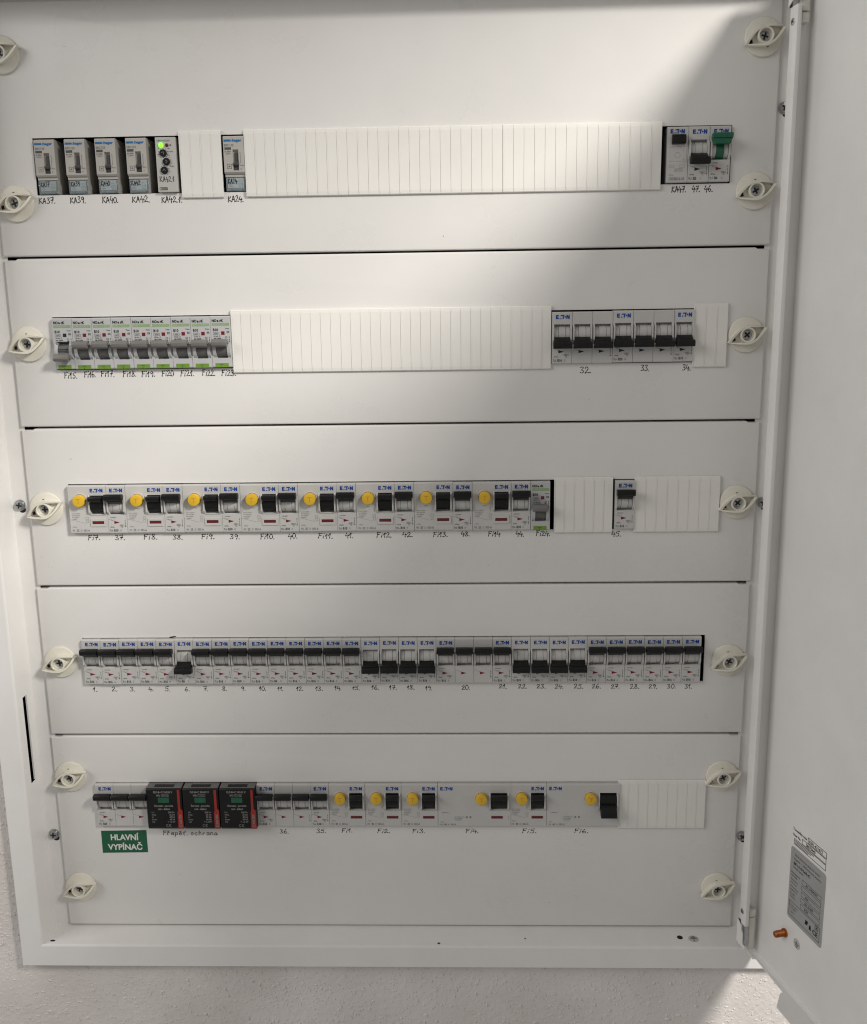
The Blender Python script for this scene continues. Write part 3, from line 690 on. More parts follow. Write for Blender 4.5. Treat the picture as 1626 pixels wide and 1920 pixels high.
# --- small breakers with a green band and grey handle
def nk_housing():
    mb = MB(); base = face_profile()
    arm = splice(base, -20.5, [(0, -20.5)] + [(5.2 - 7.6 * math.cos(math.radians(a)), -29.0 + 8.2 * math.sin(math.radians(a))) for a in range(50, -61, -11)] + [(0, -36.9)])
    pocket = splice(base, -20.6, [(0, -20.6), (5.5, -21.0), (5.5, -36.6), (0, -36.8)])
    mb.prism_x(base, G, 1.2); mb.prism_x(arm, 1.2, 4.1); mb.prism_x(pocket, 4.1, 14.0); mb.prism_x(arm, 14.0, 16.7); mb.prism_x(base, 16.7, PITCH - G)
    return mb.mesh('breaker_housing', 'nk_housing')
def nk_drum():
    mb = MB(); cy, cz, r = 5.5, -29.0, 7.0
    arc = [(cy - r * math.cos(math.radians(a)), cz + r * math.sin(math.radians(a))) for a in range(85, -86, -10)]
    mb.prism_x(arc, 4.3, 13.8); mb.box(4.4, 13.7, -2.2, 0, -28.6, -28.0); mb.box(4.4, 13.7, -2.2, 0, -27.2, -26.6)
    return mb.mesh('rocker_drum', 'nk_drum', smooth=True)
def nk_handle(up):
    mb = MB(); s = 1 if up else -1; m = -29.0
    f = lambda pts: [(y, m + s * z) for y, z in pts]
    mb.prism_x(f([(0, 1.6), (0, 6.4), (-5, 7.4), (-8, 5.6), (-6.4, 3.0), (-2.6, 1.4)]), 4.3, 13.8, .3)
    lobe = [(-2.6, 3.2), (-2.4, 7.4), (-4.0, 9.0), (-7.0, 8.8), (-9.2, 6.6), (-8.6, 3.4), (-6.2, 2.2)]
    mb.prism_x(f(lobe), 1.5, 15.2, .6); mb.prism_x(f([(-3.2, 4.6), (-3.2, 6.8), (-6.2, 7.4), (-7.2, 5.4)]), 15.2, 16.2, .2)
    return mb.mesh('toggle', 'nk_handle', smooth=True)
def nk(row, x, up, label, group):
    t = thing('circuit_breaker', label, 'circuit breaker', (x, FACE + random.uniform(-.35, .25), ROWZ[row] + random.uniform(-.2, .15)), group)
    obj('housing', cached('nkh', nk_housing), t); obj('rocker_drum', cached('nkd', nk_drum), t)
    obj('toggle', cached(('nkt', up), lambda: nk_handle(up)), t)
    def lg():
        mb = MB(); mb.text('NO', 1.3, -5.2, 2.3, bold=.045, width=4.3); mb.text('a', 6.0, -5.2, 2.3, bold=.045, squeeze=1.05); mb.text('r', 8.2, -5.2, 2.3, bold=.045, squeeze=1.1); mb.text('K', 9.4, -5.2, 2.3, bold=.045, squeeze=.9)
        return mb.mesh('maker_name', 'print_black', recalc=False)
    obj('maker_name', cached('nkl', lg), t)
    bnd = obj('green_band', cached('nkb', lambda: MB().rect(1.3, 16.6, -8.6, -6.2, -.1).mesh('green_band', 'nk_band', recalc=False)), t)
    obj('band_text', cached('nkbt', lambda: MB().text('Ex9BL-N 1P+N', 2.3, -8.0, 1.2, y=-.16, bold=.0).mesh('band_text', 'nk_housing', recalc=False)), bnd)
    def pr():
        mb = MB(); mb.text('B10', 1.9, -13.2, 2.4, bold=.03, squeeze=.9); mb.frame(2.0, 7.4, -16.4, -14.2, -.12, .16); mb.text('6000', 3.0, -15.9, 1.2)
        mb.text('10 kA  C', 2.2, -18.2, 1.2, bold=.02, width=6.0); mb.text('Idn 0,03A', 2.4, -20.1, 1.3, bold=.02, width=6.6)
        mb.text('230/240V~', 2.4, -21.9, 1.15, bold=.02, width=8.2); mb.text('IEC/EN61009-1', 2.4, -23.6, 1.15, bold=.02, width=10.6)
        mb.text('Test', 12.8, -11.6, 1.1, bold=.02, width=3.6); mb.frame(14.2, 16.3, -15.0, -13.4, -.12, .3); mb.line(14.2, -14.2, 16.3, -14.2, .25, -.125)
        mb.frame(12.6, 14.4, -19.4, -18.0, -.12, .25); mb.lathe([(.95, -.12)], 13.5, -20.9, 12)
        for z in (-18.0, -20.0, -22.0): mb.line(16.2, z, 16.2, z - 1.3, .4, -.12)
        return mb.mesh('printed_text', 'print_black', recalc=False)
    obj('printed_text', cached('nkp', pr), t)
    c = 'window_red2' if up else 'flag_dark'
    obj('indicator_window', cached(('nkw', c), lambda: MB().box(9.2, 12.2, -.18, .2, -16.5, -13.5).mesh('indicator_window', c)), t)
    tg = obj('green_tag', cached('nkg', lambda: MB().box(2.7, 14.4, -.2, .4, -44.9, -41.2).mesh('green_tag', 'nk_tag')), t)
    obj('tag_mark', cached('nkgm', lambda: MB().line(6.6, -42.4, 9.8, -42.4, .3, -.26).line(8.2, -43.6, 8.2, -44.7, .4, -.26).mesh('tag_mark', 'flag_dark', recalc=False)), tg)
    return t
mat('window_red2', (0.17, 0.01, 0.02), 0.25, vary=0.2, vscale=250)

# --- grey relays with a slide switch and a clear flap
def relay(x, mark, label, y=-3.0):
    t = thing('installation_relay', label, 'relay', (x, y, ROWZ[0] - .2), 'grey installation relays with clear flaps')
    def hs():
        mb = MB(); W = PITCH - .2
        up = [(40, 0), (1.0, 0), (0, -1.0), (0, -29.2), (1.2, -30.6), (40, -30.6)]
        pk = [(40, 0), (1.0, 0), (0, -1.0), (0, -11.0), (2.6, -12.4), (2.6, -27.6), (0, -28.0), (0, -29.2), (1.2, -30.6), (40, -30.6)]
        mb.prism_x(up, 0, 7.8); mb.prism_x(pk, 7.8, 12.7); mb.prism_x(up, 12.7, W)
        mb.prism_x([(40, -30.6), (2.4, -30.6), (2.2, -33.0), (3.4, -33.4), (3.4, -44.6), (40, -44.6)], .15, W - .15)
        return mb.mesh('relay_housing', 'relay_grey')
    obj('housing', cached('rlh', hs), t)
    def sl():
        mb = MB(); mb.box(9.2, 12.4, 1.6, 2.5, -22.4, -13.2); mb.prism_x([(2.2, -24.4), (-.6, -24.0), (-1.4, -22.8), (-1.4, -21.8), (-.4, -21.6), (2.2, -21.4)], 8.0, 12.5, .2); mb.box(8.2, 12.5, 1.8, 2.5, -27.4, -24.4)
        return mb.mesh('slide_switch', 'relay_slide')
    obj('slide_switch', cached('rls', sl), t)
    def lg():
        mb = MB(); mb.prism_y([(.6, -4.6), (6.4, -4.6), (7.0, -4.0), (6.4, -2.9), (.6, -2.9)], -.12, .1); mb.text(':hager', 7.2, -4.6, 2.2, bold=.045, width=8.8)
        return mb.mesh('maker_name', 'relay_blue', recalc=False)
    obj('maker_name', cached('rll', lg), t)
    def pr():
        mb = MB(); mb.text('ERC125', .8, -8.4, 1.9, squeeze=.95, bold=.0); mb.rect(1.0, 6.6, -11.2, -9.2, -.12); mb.text('In 25A', 1.0, -13.2, 1.2, bold=.02, width=5.4); mb.text('~230V~', 1.0, -14.9, 1.1, width=6.0)
        mb.frame(2.6, 6.4, -26.6, -22.8, -.12, .26); mb.line(3.6, -24.7, 5.4, -24.7, .35, -.12); mb.line(4.5, -25.6, 4.5, -23.8, .35, -.125)
        mb.line(13.6, -13.4, 14.3, -13.4, .2, -.12); mb.line(14.3, -13.4, 14.3, -21.6, .2, -.12); mb.line(13.6, -21.6, 14.3, -21.6, .2, -.12)
        mb.text('Auto', 13.9, -24.4, 1.1, width=3.0); mb.text('0', 14.0, -27.4, 1.3)
        return mb.mesh('printed_text', 'print_dark', recalc=False)
    obj('printed_text', cached('rlp', pr), t)
    def cv():
        mb = MB(); mb.box(.5, 16.9, 2.2, 3.3, -44.6, -33.8, .3); mb.box(1.6, 15.8, 1.7, 2.4, -42.4, -34.6, .25)
        return mb.mesh('clear_flap', 'cover_clear', smooth=True)
    f = obj('clear_flap', cached('rlc', cv), t)
    def ce():
        mb = MB(); mb.box(.6, 16.8, 1.4, 2.1, -44.4, -43.0, .25); mb.box(14.6, 16.4, .9, 2.0, -43.9, -42.2, .25); mb.box(4.0, 5.6, .9, 2.0, -44.2, -42.9, .2); mb.box(.5, 1.2, 1.5, 2.1, -43, -34, .2); mb.box(16.2, 16.9, 1.5, 2.1, -42, -34, .2)
        return mb.mesh('flap_edge', 'cover_edge', smooth=True)
    obj('flap_edge', cached('rle', ce), f)
    def fp():
        mb = MB(); mb.text('230V~', 2.6, -39.4, 1.1, y=1.6, width=4.2); mb.text('50Hz', 2.6, -41.2, 1.1, y=1.6, width=3.8); mb.text('A1 1', 11.2, -37.0, 1.1, y=1.6, width=3.8); mb.text('A2 2', 11.6, -41.8, 1.1, y=1.6, width=3.2)
        mb.frame(11.2, 13.2, -40.0, -38.2, 1.6, .2); mb.line(14.4, -37.4, 14.4, -40.6, .2, 1.6); mb.line(13.6, -38.2, 15.0, -39.6, .2, 1.59)
        return mb.mesh('printed_text', 'print_grey', recalc=False)
    obj('flap_text', cached('rlf', fp), f)
    obj('handwritten_mark', handwriting(mark, 2.4, -36.4, 7.6, 3.8, 1.5, .5), f)
    return t

def timer(x):
    t = thing('time_relay', 'grey timer relay with three black dials and a lit green lamp', 'relay', (x, -3.4, ROWZ[0] - .2))
    obj('housing', MB().box(0, 17.5, 0, 40, -44.8, 0, .5, 2).mesh('housing', 'timer_grey'), t)
    for k, (dx, dz, a) in enumerate(((6.6, -13.0, .6), (9.0, -20.0, 1.5), (6.8, -27.0, 0.0))):
        d = obj('dial', MB().lathe([(3.1, 0), (3.05, -1.2), (2.6, -1.6)], 0, 0, 28).mesh('dial', 'black', smooth=True), t, (dx, 0, dz), (0, a, 0))
        obj('dial_slot', MB().line(-1.3, -.6, 0, 1.1, .4, -1.66).line(0, 1.1, 1.3, -.6, .4, -1.67).mesh('dial_slot', 'print_grey', recalc=False), d)
    obj('green_lamp', MB().lathe([(2.0, .2), (1.9, -.8), (1.3, -1.5), (.5, -1.8)], 5.0, -6.6, 24).mesh('green_lamp', 'led_green', smooth=True), t)
    obj('red_lamp', MB().lathe([(1.5, .2), (1.4, -.7), (.8, -1.2)], 10.0, -6.6, 20).mesh('red_lamp', 'led_red', smooth=True), t)
    mb = MB(); mb.text('CRM-91H/230V', 1.4, -3.6, 1.5, width=11.4); mb.text('Un', 1.6, -7.2, 1.3, width=2.0); mb.text('TIME', 12.0, -12.4, 1.2, width=3.0); mb.text('FUNC.', 11.6, -24.4, 1.2, width=4.2)
    for (dx, dz) in ((6.6, -13.0), (9.0, -20.0), (6.8, -27.0)):
        for i in range(9):
            a = math.radians(-50 + i * 35); mb.line(dx + 3.7 * math.cos(a), dz + 3.7 * math.sin(a), dx + 4.3 * math.cos(a), dz + 4.3 * math.sin(a), .45, -.12)
    mb.text('1h', 2.0, -9.6, 1.1); mb.text('10h', 10.2, -9.9, 1.1); mb.text('1m', 10.6, -12.2, .9); mb.text('0,1s', 10.0, -15.2, 1.0); mb.text('10m', 1.4, -14.6, 1.0); mb.lathe([(.7, -.12)], 13.0, -6.6, 10)
    obj('printed_text', mb.mesh('printed_text', 'print_dark', recalc=False), t)
    b = obj('maker_badge', MB().box(1.5, 8.3, -.12, .2, -43.2, -40.8).mesh('maker_badge', 'print_dark'), t)
    obj('badge_text', MB().text('ELKO', 3.4, -42.7, 1.4, y=-.2, width=4.2).rect(1.9, 3.0, -42.8, -41.3, -.2).mesh('badge_text', 'relay_grey', recalc=False), b)
    obj('handwritten_mark', handwriting('KA42.1', 2.2, -34.2, 12.4, 4.2, -.1, .5), t)

def contactor(x):
    t = thing('installation_contactor', 'grey contactor with a black rocker and round screw, left of breaker 47', 'contactor', (x, -3.0, ROWZ[0] + .4))
    base = face_profile()
    obj('housing', MB().prism_x(base, G, PITCH - G).mesh('housing', 'housing'), t)
    obj('rocker', MB().prism_x([(0, -14.4), (-3.6, -14.0), (-5.0, -12.8), (-4.4, -7.2), (-3.2, -6.6), (0, -6.4)], 3.6, 15.0, .4).mesh('rocker', 'black', smooth=True), t)
    obj('maker_logo', CACHE['mlogo'] if 'mlogo' in CACHE else cached('mlogo', lambda: logo_blue(MB(), 3.3, -6.2).mesh('maker_logo', 'logo_blue', recalc=False)), t, (-.9, 0, .6))
    p = obj('button_panel', MB().box(1.2, 16.4, -.25, .2, -28.0, -17.8, .1).mesh('button_panel', 'housing'), t)
    obj('button', MB().lathe([(2.4, -.2), (2.3, -.3), (1.5, 0.0), (.4, -.2)], 8.9, -22.9, 24).mesh('button', 'relay_slide', smooth=True), p)
    mb = MB(); mb.text('I ON  AUTO  0', 2.6, -16.6, 1.0, width=12); mb.text('xPole', 2.0, -39.3, 1.25); mb.text('Z-', 1.8, -43.0, 2.3, squeeze=.5); mb.text('R230/16-10', 3.4, -43.0, 2.4, bold=.022, width=11.6); mb.text('10A 250VAC', 6.6, -34.4, 1.0, width=7); mb.text('230V 50Hz', 6.4, -36.0, 1.0, width=7.2)
    mb.frame(2.4, 6.2, -32.8, -31.0, -.12, .14); mb.frame(11.0, 15.0, -32.8, -30.6, -.12, .14); mb.lathe([(.35, -.3)], 13.9, -19.2, 8); mb.lathe([(.35, -.3)], 13.9, -26.6, 8)
    obj('printed_text', mb.mesh('printed_text', 'print_grey', recalc=False), t)

def arrester(x, k, w=35.4):
    pos = ('leftmost', 'middle', 'rightmost')[k]
    t = thing('surge_arrester', f'{pos} of the three black surge arresters with a red stripe', 'surge arrester', (x, -4.0, ROWZ[4]), 'surge arresters in the lowest row')
    def hs():
        prof = [(36, .2), (.4, .2), (-7.0, -.5), (-8.0, -1.5), (-8.0, -41.2), (-6.6, -43.4), (-2, -44.0), (36, -44.0)]
        return MB().prism_x(prof, .3, w - .3, .3).mesh('module_body', 'spd_black', smooth=True)
    obj('module_body', cached('sph', hs), t)
    obj('top_shoulder', cached('spt', lambda: MB().prism_x([(3, -1), (3, .55), (.4, .5), (-6.6, -.15), (-6.6, -1)], .7, w - .7).mesh('top_shoulder', 'spd_grey')), t)
    obj('top_field', cached('spf', lambda: MB().raw([(8, -.6, .62), (27, -.6, .62), (27, -5.2, .2), (8, -5.2, .2)], [(0, 3, 2, 1)]).mesh('top_field', 'spd_black', recalc=False)), t)
    F = -8.12
    def rd2():
        mb = MB(); mb.prism_y([(30.8, -1.6), (33.2, -1.6), (33.2, -21.2), (35.05, -23.4), (35.05, -41.2), (30.0, -41.2), (30.0, -25.4), (30.8, -23.4)], -8.25, -7.6)
        mb.prism_x([(-7.6, -41.2), (-8.25, -41.2), (-6.8, -43.5), (-6.2, -43.3)], 30.0, 35.05)
        return mb.mesh('red_stripe', 'spd_red')
    r = obj('red_stripe', cached('spr', rd2), t)
    obj('stripe_text', cached('sprt', lambda: MB().text('SALTEK', 33.7, -37.4, 2.3, y=-8.35, bold=.03, rot=math.pi / 2, width=10.4).frame(31.3, 34.1, -40.6, -38.2, -8.35, .4).mesh('stripe_text', 'spd_text', recalc=False)), r)
    obj('status_window', cached('spw', lambda: MB().box(11.8, 22.6, -8.2, -7.6, -15.0, -9.6).mesh('status_window', 'spd_green')), t)
    def pr():
        mb = MB(); C = 17.0
        mb.text('FLP-B+C MAXI V', C, -4.9, 2.1, y=F, bold=.035, align='C', squeeze=.9)
        mb.text('SPD', 10.4, -8.3, 1.9, y=F, bold=.03, squeeze=.9); mb.frame(15.2, 22.4, -8.7, -6.0, F, .25); mb.text('T1+T2', 15.9, -8.1, 1.5, y=F, bold=.02, width=5.8)
        mb.text('červená - porucha', C, -19.2, 2.1, y=F, bold=.03, align='C', squeeze=.86); mb.text('red - defect', C, -22.6, 2.1, y=F, bold=.035, align='C', squeeze=.86)
        for k, s in enumerate(('260 V~', '25 kA', '30 kA', '60 kA', '< 1,3 kV')): mb.text(s, 27.4, -26.0 - k * 2.5, 1.8, y=F, bold=.028, align='R', squeeze=.9)
        for k, s in enumerate(('Uc', 'Iimp', 'In', 'Imax', 'Up')): mb.text(s, 4.6, -26.0 - k * 2.5, 1.8, y=F, bold=.012)
        for cx in (19.6, 22.4):
            for a in range(60, 300, 30):
                a0, a1 = math.radians(a), math.radians(a + 30); mb.line(cx + 1.3 * math.cos(a0), -39.2 + 1.3 * math.sin(a0), cx + 1.3 * math.cos(a1), -39.2 + 1.3 * math.sin(a1), .42, F)
        mb.line(21.4, -39.2, 22.4, -39.2, .35, F - .01)
        return mb.mesh('printed_text', 'spd_text', recalc=False)
    obj('printed_text', cached('spp', pr), t)

# --- blanking strips: narrow segments that snap off one by one
def blank(row, x0, x1, n, label, zc=None, h=55.0, pieces='segment'):
    zc = ROWZ[row] - 22.6 if zc is None else zc
    t = thing('blanking_strip', label, 'blanking strip', (x0, 0, zc), 'white blanking strips over empty places')
    w = (x1 - x0) / n
    def sg():
        mb = MB(); H = h / 2
        # slightly proud web with a rounded ridge along its left edge, sloping lips top and bottom
        prof = [(-.35, -H), (-1.5, -H), (-2.2, -H + .7), (-2.5, -H + 3.4), (-2.5, H - 3.4), (-2.2, H - .7), (-1.5, H), (-.35, H)]
        mb.prism_x(prof, .03, w - .03)
        mb.prism_x([(-2.0, -H + .8), (-2.5, -H + 1.8), (-2.78, -H + 3.6), (-2.78, H - 3.6), (-2.5, H - 1.8), (-2.0, H - .8)], .05, .75)
        return mb.mesh('strip_segment', 'strip')
    me = cached(('seg', round(w, 2), h), sg)
    for i in range(n): obj('segment', me, t, (i * w, 0, 0))
    return t

# ---------------------------------------------------------------- row 1
X0 = -326.0
NTH = ['', 'first', 'second', 'third', 'fourth', 'fifth', 'sixth', 'seventh', 'eighth', 'ninth', 'tenth', 'eleventh', 'twelfth', 'thirteenth', 'fourteenth', 'fifteenth', 'sixteenth', 'seventeenth', 'eighteenth', 'nineteenth']
END = ['', 'last', 'last but one', 'third last', 'fourth last', 'fifth last', 'sixth last', 'seventh last', 'eighth last', 'ninth last', 'tenth last', 'eleventh last']
for x, m, lab in ((-328.2, 'KA37', 'grey relay with clear flap marked KA37, leftmost in the top row'), (-301.9, 'KA39', 'grey relay with clear flap marked KA39, second in the top row'),
                  (-275.6, 'KA40', 'grey relay with clear flap marked KA40, between KA39 and KA42'), (-249.0, 'KA42', 'grey relay with clear flap marked KA42, beside the timer with the green lamp'),
                  (-165.2, 'KA24', 'grey relay with clear flap marked KA24, standing alone between two blanking strips')):
    relay(x, m, lab)
timer(-223.4)
blank(0, -203.2, -167.1, 4, 'short white blanking strip between the timer and relay KA24')
blank(0, -147.4, 72.6, 25, 'long white blanking strip right of relay KA24 in the top row')
blank(0, 72.9, 206.5, 15, 'white blanking strip left of the contactor at the right end of the top row')
cb_group = 'single breakers in the cabinet'
contactor(211.0)
breaker(0, 228.8, 1, False, 'breaker 47 with its black toggle down, between the contactor and the green toggle', ('PL6-', 'B2', '/1'), cb_group, y=-3.0, dz=.5)
breaker(0, 246.6, 1, True, 'breaker 46 with a green toggle at the right end of the top row', ('PL7-', 'B6', '/1'), cb_group, colour='green', y=-3.0, dz=.6)
# ---------------------------------------------------------------- row 2
for i in range(9):
    n = 15 + i
    nk(1, -326.4 + i * 17.68, i != 0, 'green banded breaker Fi15 with its grey toggle down, leftmost of nine' if i == 0 else f'green banded breaker with grey toggle up above handwritten Fi{n}', 'green banded breakers of the second row')
blank(1, -167.0, 115.2, 32, 'longest white blanking strip, in the middle of the second row')
breaker(1, 115.8, 3, False, 'three pole breaker marked 32 beside the longest blanking strip, toggles down', ('PL6-', 'B16', '/3'), 'three pole breakers', dz=-.6)
breaker(1, 168.9, 3, False, 'three pole breaker marked 33 left of the single breaker marked 34, toggles down', ('PL6-', 'B20', '/3'), 'three pole breakers', dz=-.1)
breaker(1, 222.0, 1, False, 'single breaker above handwritten 34 with its black toggle down', ('PL6-', 'B10', '/1'), cb_group)
blank(1, 239.5, 268.7, 3, 'short white blanking strip at the right end of the second row')
# ---------------------------------------------------------------- row 3
for i in range(8):
    x = X0 + i * 53.02; n = 37 + i
    rcd(2, x, 2, f'grey residual current device with yellow button above handwritten Fi{7 + i}', 'PF6', 'residual current devices of the third row')
    m = '48' if i == 6 else str(n)
    breaker(2, x + 35.3, 1, True, f'breaker marked {m} just right of the {NTH[i + 1]} yellow button in the third row, toggle up', ('PL6-', 'B10', '/1'), cb_group, dz=-.2 + .1 * (i % 3))
nk(2, 98.2, True, 'green banded breaker alone in the third row above handwritten Fi24', 'green banded breakers')
blank(2, 119.6, 172.6, 6, 'white blanking strip between breakers Fi24 and 45 in the third row', h=51.5)
breaker(2, 174.4, 1, True, 'lone breaker between two blanking strips above handwritten 45', ('PL6-', 'B16', '/1'), cb_group)
blank(2, 192.2, 268.9, 8, 'white blanking strip at the right end of the third row', h=51.5)
# ---------------------------------------------------------------- row 4
i = 0; down = {6, 16, 17, 18, 19, 22, 23, 24, 25}
for n in range(1, 32):
    x = X0 + i * PITCH
    if n == 20:
        breaker(3, x, 3, True, 'three pole breaker above handwritten 20 with three black toggles up', ('PL6-', 'B16', '/3'), 'three pole breakers'); i += 3
    else:
        up = n not in down
        breaker(3, x, 1, up, f'breaker marked {n}, {NTH[n] + " from the left" if n < 20 else END[32 - n]} in the long fourth row, black toggle {"up" if up else "down"}', ('PL6-', 'B6' if n in (6, 11) else ('B10' if n in (9, 22) else 'B16'), '/1'), cb_group, dz=.12 * math.sin(n * 2.3)); i += 1
# ---------------------------------------------------------------- row 5
breaker(4, -325.8, 3, True, 'three pole main switch above the green sticker, black toggles up', ('PL7-', 'B25', '/3'), 'three pole breakers')
for k in range(3): arrester(-273.6 + k * 35.8, k)
breaker(4, -167.0, 3, True, 'three pole breaker right of the surge arresters above handwritten 36', ('PL6-', 'B16', '/3'), 'three pole breakers')
breaker(4, -114.0, 1, True, 'single breaker with black toggle up above handwritten 35 in the lowest row', ('PL6-', 'C10', '/1'), cb_group)
rg = 'residual current devices of the lowest row'
for k in range(3): rcd(4, -96.3 + k * 35.4, 2, f'narrow residual current device with yellow button above handwritten Fi{k + 1}', 'PF6', rg)
rcd(4, 10.0, 4, 'wide residual current device above handwritten Fi4 with toggle up', 'PF6', rg)
rcd(4, 80.2, 2, 'narrow residual current device above handwritten Fi5, between the two wide ones', 'PF6', rg)
rcd(4, 115.6, 4, 'wide residual current device above handwritten Fi6 with its toggle down', 'PF6', rg, toggle_up=False)
blank(4, 184.8, 268.7, 9, 'white blanking strip at the right end of the lowest row', h=51.0)
# green main switch sticker
sg = thing('warning_sticker', 'green sticker with white words stuck below the main switch', 'sticker', (-325.5, -.15, -126.0))
obj('sticker_sheet', MB().raw([(0, 0, 0), (45.6, 0, .7), (45.5, 0, 24.9), (.1, 0, 24.1)], [(0, 1, 2, 3)]).mesh('sticker_sheet', 'sign_green', recalc=False), sg)
obj('sticker_text', MB().text('HLAVNÍ', 23.2, 14.2, 6.3, y=-.12, bold=.03, align='C', width=28.5).text('VYPÍNAČ', 23.2, 3.6, 6.3, y=-.12, bold=.03, align='C', width=34.5).mesh('sticker_text', 'sign_white', recalc=False), sg)

# ---------------------------------------------------------------- open door (local: x along the door from its hinge, inside faces -y)
TH = math.radians(15)
door = thing('cabinet_door', 'white steel cabinet door standing open on the right', 'door', (314.5, -33.0, 0), None, (0, 0, -math.pi / 2 + TH))
DB, DT, DL = -207.0, 664.0, 706.0
obj('door_panel', MB().box(0, DL, 0, 1.4, DB, DT).mesh('door_panel', 'frame_paint'), door)
fd = MB()
fd.box(-1.3, 0, -17.4, 1.4, DB + 8, DT - 8)                                            # hinge side fold
fd.box(-1.3, 0, -3, 1.4, DB, DB + 8.2)
fd.box(-15, -1.3, .1, 1.3, DB + 2, DT - 2)                                             # unseen leaf added behind the rail to block light leaking past the hinge
obj('hinge_fold_and_light_stop', fd.mesh('hinge_fold_and_light_stop', 'frame_paint'), door)
obj('edge_rail', MB().box(-1.3, 8.8, -17.6, -13.6, -175, 629, .7, 2).mesh('edge_rail', 'frame_paint', smooth=True), door)
bf = [(-3, .8), (-3, -6.4), (8.4, -7.4), (9.2, -4.6), (57, -6.2), (58.5, -10.6), (72, -22.6), (DL, -22.6), (DL, .8)]
bm = bmesh.new(); a = [bm.verts.new((x, y, -210.0 + .25 * y * 0)) for x, y in bf]; b = [bm.verts.new((x, y, -211.2)) for x, y in bf]
bm.faces.new(a); bm.faces.new(b[::-1])
for k in range(len(bf)): bm.faces.new((a[k], a[(k + 1) % len(bf)], b[(k + 1) % len(bf)], b[k]))
bmesh.ops.recalc_face_normals(bm, faces=bm.faces[:])
lf = MB().bm(bm); lf.prism_x([(1.3, -206.5), (0.0, -206.5), (-.9, -208.6), (-2.8, -209.9), (-2.8, -211.0), (1.3, -211.0)], 0, DL)
obj('bottom_fold', lf.mesh('bottom_fold', 'frame_paint'), door)
obj('top_fold', MB().box(6, DL, -22, 1.3, DT - .2, DT + 1.0).mesh('top_fold', 'frame_paint'), door)
obj('outer_fold', MB().box(DL, DL + 1.3, -22, 1.4, DB, DT).mesh('outer_fold', 'frame_paint'), door)
# hinges
def hinge(z0, s):
    h = obj('hinge', MB().box(.2, 6.5, -11.8, -5.4, z0 - 3.6, z0 + 3.6, .6, 2).box(.2, 6.0, -11.6, -5.2, z0 - s * 5.0 - (34 if s > 0 else 0), z0 - s * 5.0 + (0 if s > 0 else 34), .6, 2).mesh('hinge', 'hinge_white', smooth=True), door)
    pz = (z0 - s * 12.0, z0 - s * 33.0)
    obj('hinge_plate', MB().prism_y([(-3.6, pz[0] + s * 3), (3.0, pz[0] - s * 1.5), (3.6, pz[0] - s * 6), (5.6, pz[0] - s * 9), (5.8, pz[1] + s * 2), (9.8, pz[1] + s * 1), (9.8, pz[1] - s * 1), (-3.6, pz[1])], -18.2, -17.0).mesh('hinge_plate', 'frame_paint'), h)
    obj('hinge_pin', MB().box(5.4, 7.4, -16.6, -12.6, min(pz) , max(pz), .6, 2).mesh('hinge_pin', 'steel'), h)
    obj('hinge_cutout', MB().rect(-2.6, 1.4, z0 - s * 12.2 - 4, z0 - s * 12.2 + 4, -17.75).mesh('hinge_cutout', 'recess_shade', recalc=False), h)
hinge(-163.5, 1); hinge(620.0, -1)
for z in (-161.8, 617.2):
    s_ = screw(door, (2.8, -17.6, z), 2.6, .6, .4)
# copper earth stud
sd = [(4.0, 0.0), (4.0, -1.6), (3.1, -1.7)]
for k in range(7): sd += [(3.15, -2.0 - k * 1.15), (2.75, -2.5 - k * 1.15)]
sd += [(3.0, -10.3), (2.4, -10.9)]
obj('earth_stud', MB().lathe(sd, 0, 0, 24).mesh('earth_stud', 'copper', smooth=True), door, (45.4, 0, -158.6))
em = obj('earth_mark', MB().lathe([(4.9, -.12)], 0, 0, 30).mesh('earth_mark', 'mark_pale'), door, (63.0, 0, -158.0))
obj('earth_symbol', MB().rect(-.3, .3, 0, 2.8, -.2).rect(-3.2, 3.2, -.35, .35, -.21).rect(-2.2, 2.2, -1.9, -1.25, -.2).rect(-1.1, 1.1, -3.4, -2.75, -.2).mesh('earth_symbol', 'print_black', recalc=False), em)
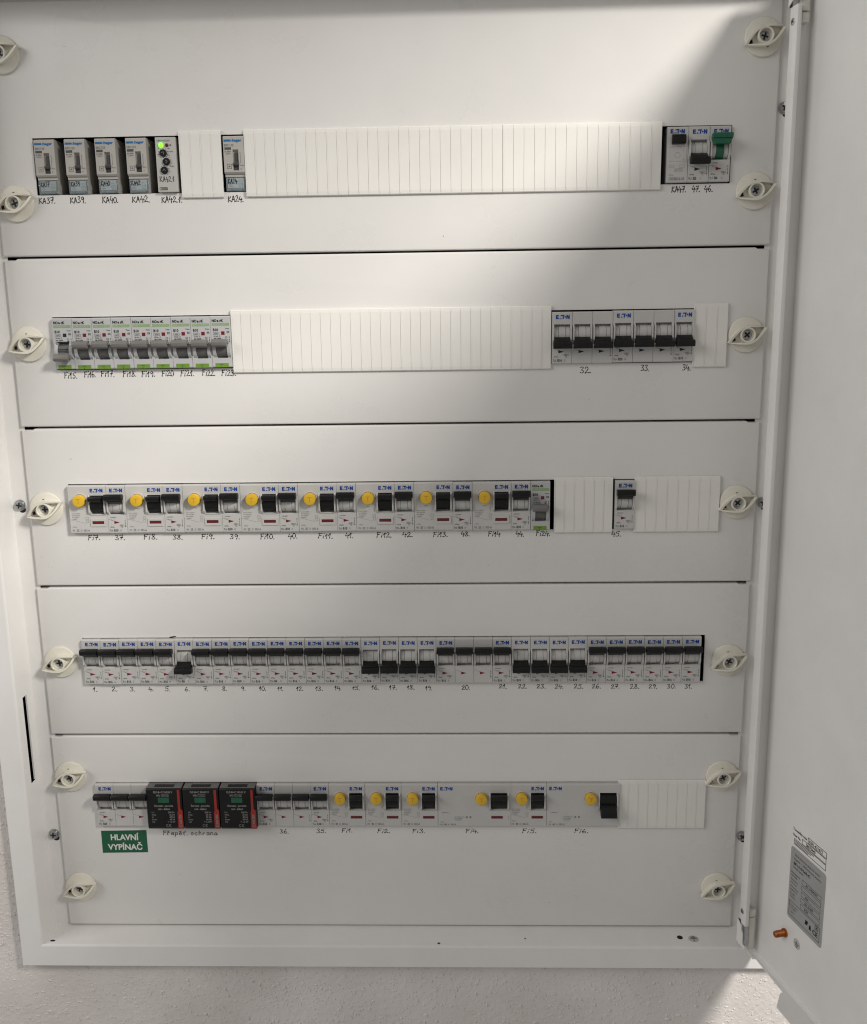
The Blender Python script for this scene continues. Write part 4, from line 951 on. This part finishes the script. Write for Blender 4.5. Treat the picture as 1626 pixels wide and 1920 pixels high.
# rating plate
def rr(x0, x1, z0, z1, r, n=6):
    p = []
    for cx, cz, a0 in ((x1 - r, z0 + r, -90), (x1 - r, z1 - r, 0), (x0 + r, z1 - r, 90), (x0 + r, z0 + r, 180)):
        for k in range(n + 1): a = math.radians(a0 + 90 * k / n); p.append((cx + r * math.cos(a), cz + r * math.sin(a)))
    return p
rp = obj('rating_plate', MB().flat(rr(46.2, 96.0, -140.2, -70.2, 3.2), -.14).mesh('rating_plate', 'plate_silver', recalc=False), door)
m = MB(); y = -.26
m.text('Eaton Industries (Austria) GmbH', 52, -77.2, 2.0, y=y, width=36); m.text('Eugenia 1, 3943 Schrems, Austria', 51.6, -81.2, 2.0, y=y, width=38); m.text('BF-U-5/165-C', 51, -86.0, 2.5, y=y, bold=.03, width=24); m.text('Verteiler-System', 50.6, -89.4, 1.9, y=y, width=15)
for k, (s, w) in enumerate((('Bemessungsspannung', 13), ('rated voltage', 9), ('Bemessungsstrom', 10.5), ('rated current', 9), ('Schutzart', 12), ('degree of', 10), ('Norm EN', 7), ('Isolation', 8))): m.text(s, 48.6, -95.2 - k * 2.9 - (k // 2) * 1.1, 1.7, y=y, width=w)
for k, s in enumerate(('AC 240/415V', '', '63A', 'EN 61439', 'IP30')):
    z = -93.4 - k * 5.9; m.frame(64.4, 91.6, z - 4.3, z, y, .32)
    if s: m.text(s, 70, z - 3.3, 2.2, y=y, bold=.01)
m.frame(48.6, 92.6, -136.6, -122.6, y, .4); m.text('Made in Austria', 51, -126.6, 1.8, y=y, width=10); m.text('CZ 2021', 51, -129.4, 1.8, y=y, width=8); m.text('1307 G', 51, -133.4, 1.8, y=y, width=6); m.frame(86, 90.4, -127.6, -123.4, y, .5); m.rect(87.4, 89, -126.2, -124.8, y)
m.flat([(72, -131.6), (75.6, -131.0), (76.6, -127.2), (73, -127.0)], y); m.flat([(78, -133), (81.2, -132.6), (80.2, -128.2), (78.4, -129)], y); m.text('CE', 83, -133.4, 4.4, y=y, bold=.03, width=7.2)
obj('rating_text', m.mesh('rating_text', 'print_black', recalc=False), rp)
tr = MB(); y = -.14
tr.frame(68.6, 94.4, -56.0, -50.6, y, .5); tr.frame(60.6, 94.2, -61.4, -56.4, y, .5); tr.frame(49.6, 94.4, -67.4, -61.8, y, .5)
tr.text('6201-621672', 70.0, -54.8, 2.9, y=y, bold=.02, width=19); tr.text('58070440', 66, -60.4, 2.9, y=y, bold=.015, width=13.5); tr.text('Traceability code', 47.2, -54.4, 2.4, y=y, bold=.02, width=20); tr.text('Order No.', 47.2, -59.8, 2.4, y=y, bold=.02, width=11.4)
for k in range(3): tr.rect(51, 78 - k * 4, -63.6 - k * 1.4, -63.0 - k * 1.4, y)
obj('trace_label', tr.mesh('trace_label', 'print_black', recalc=False), door)
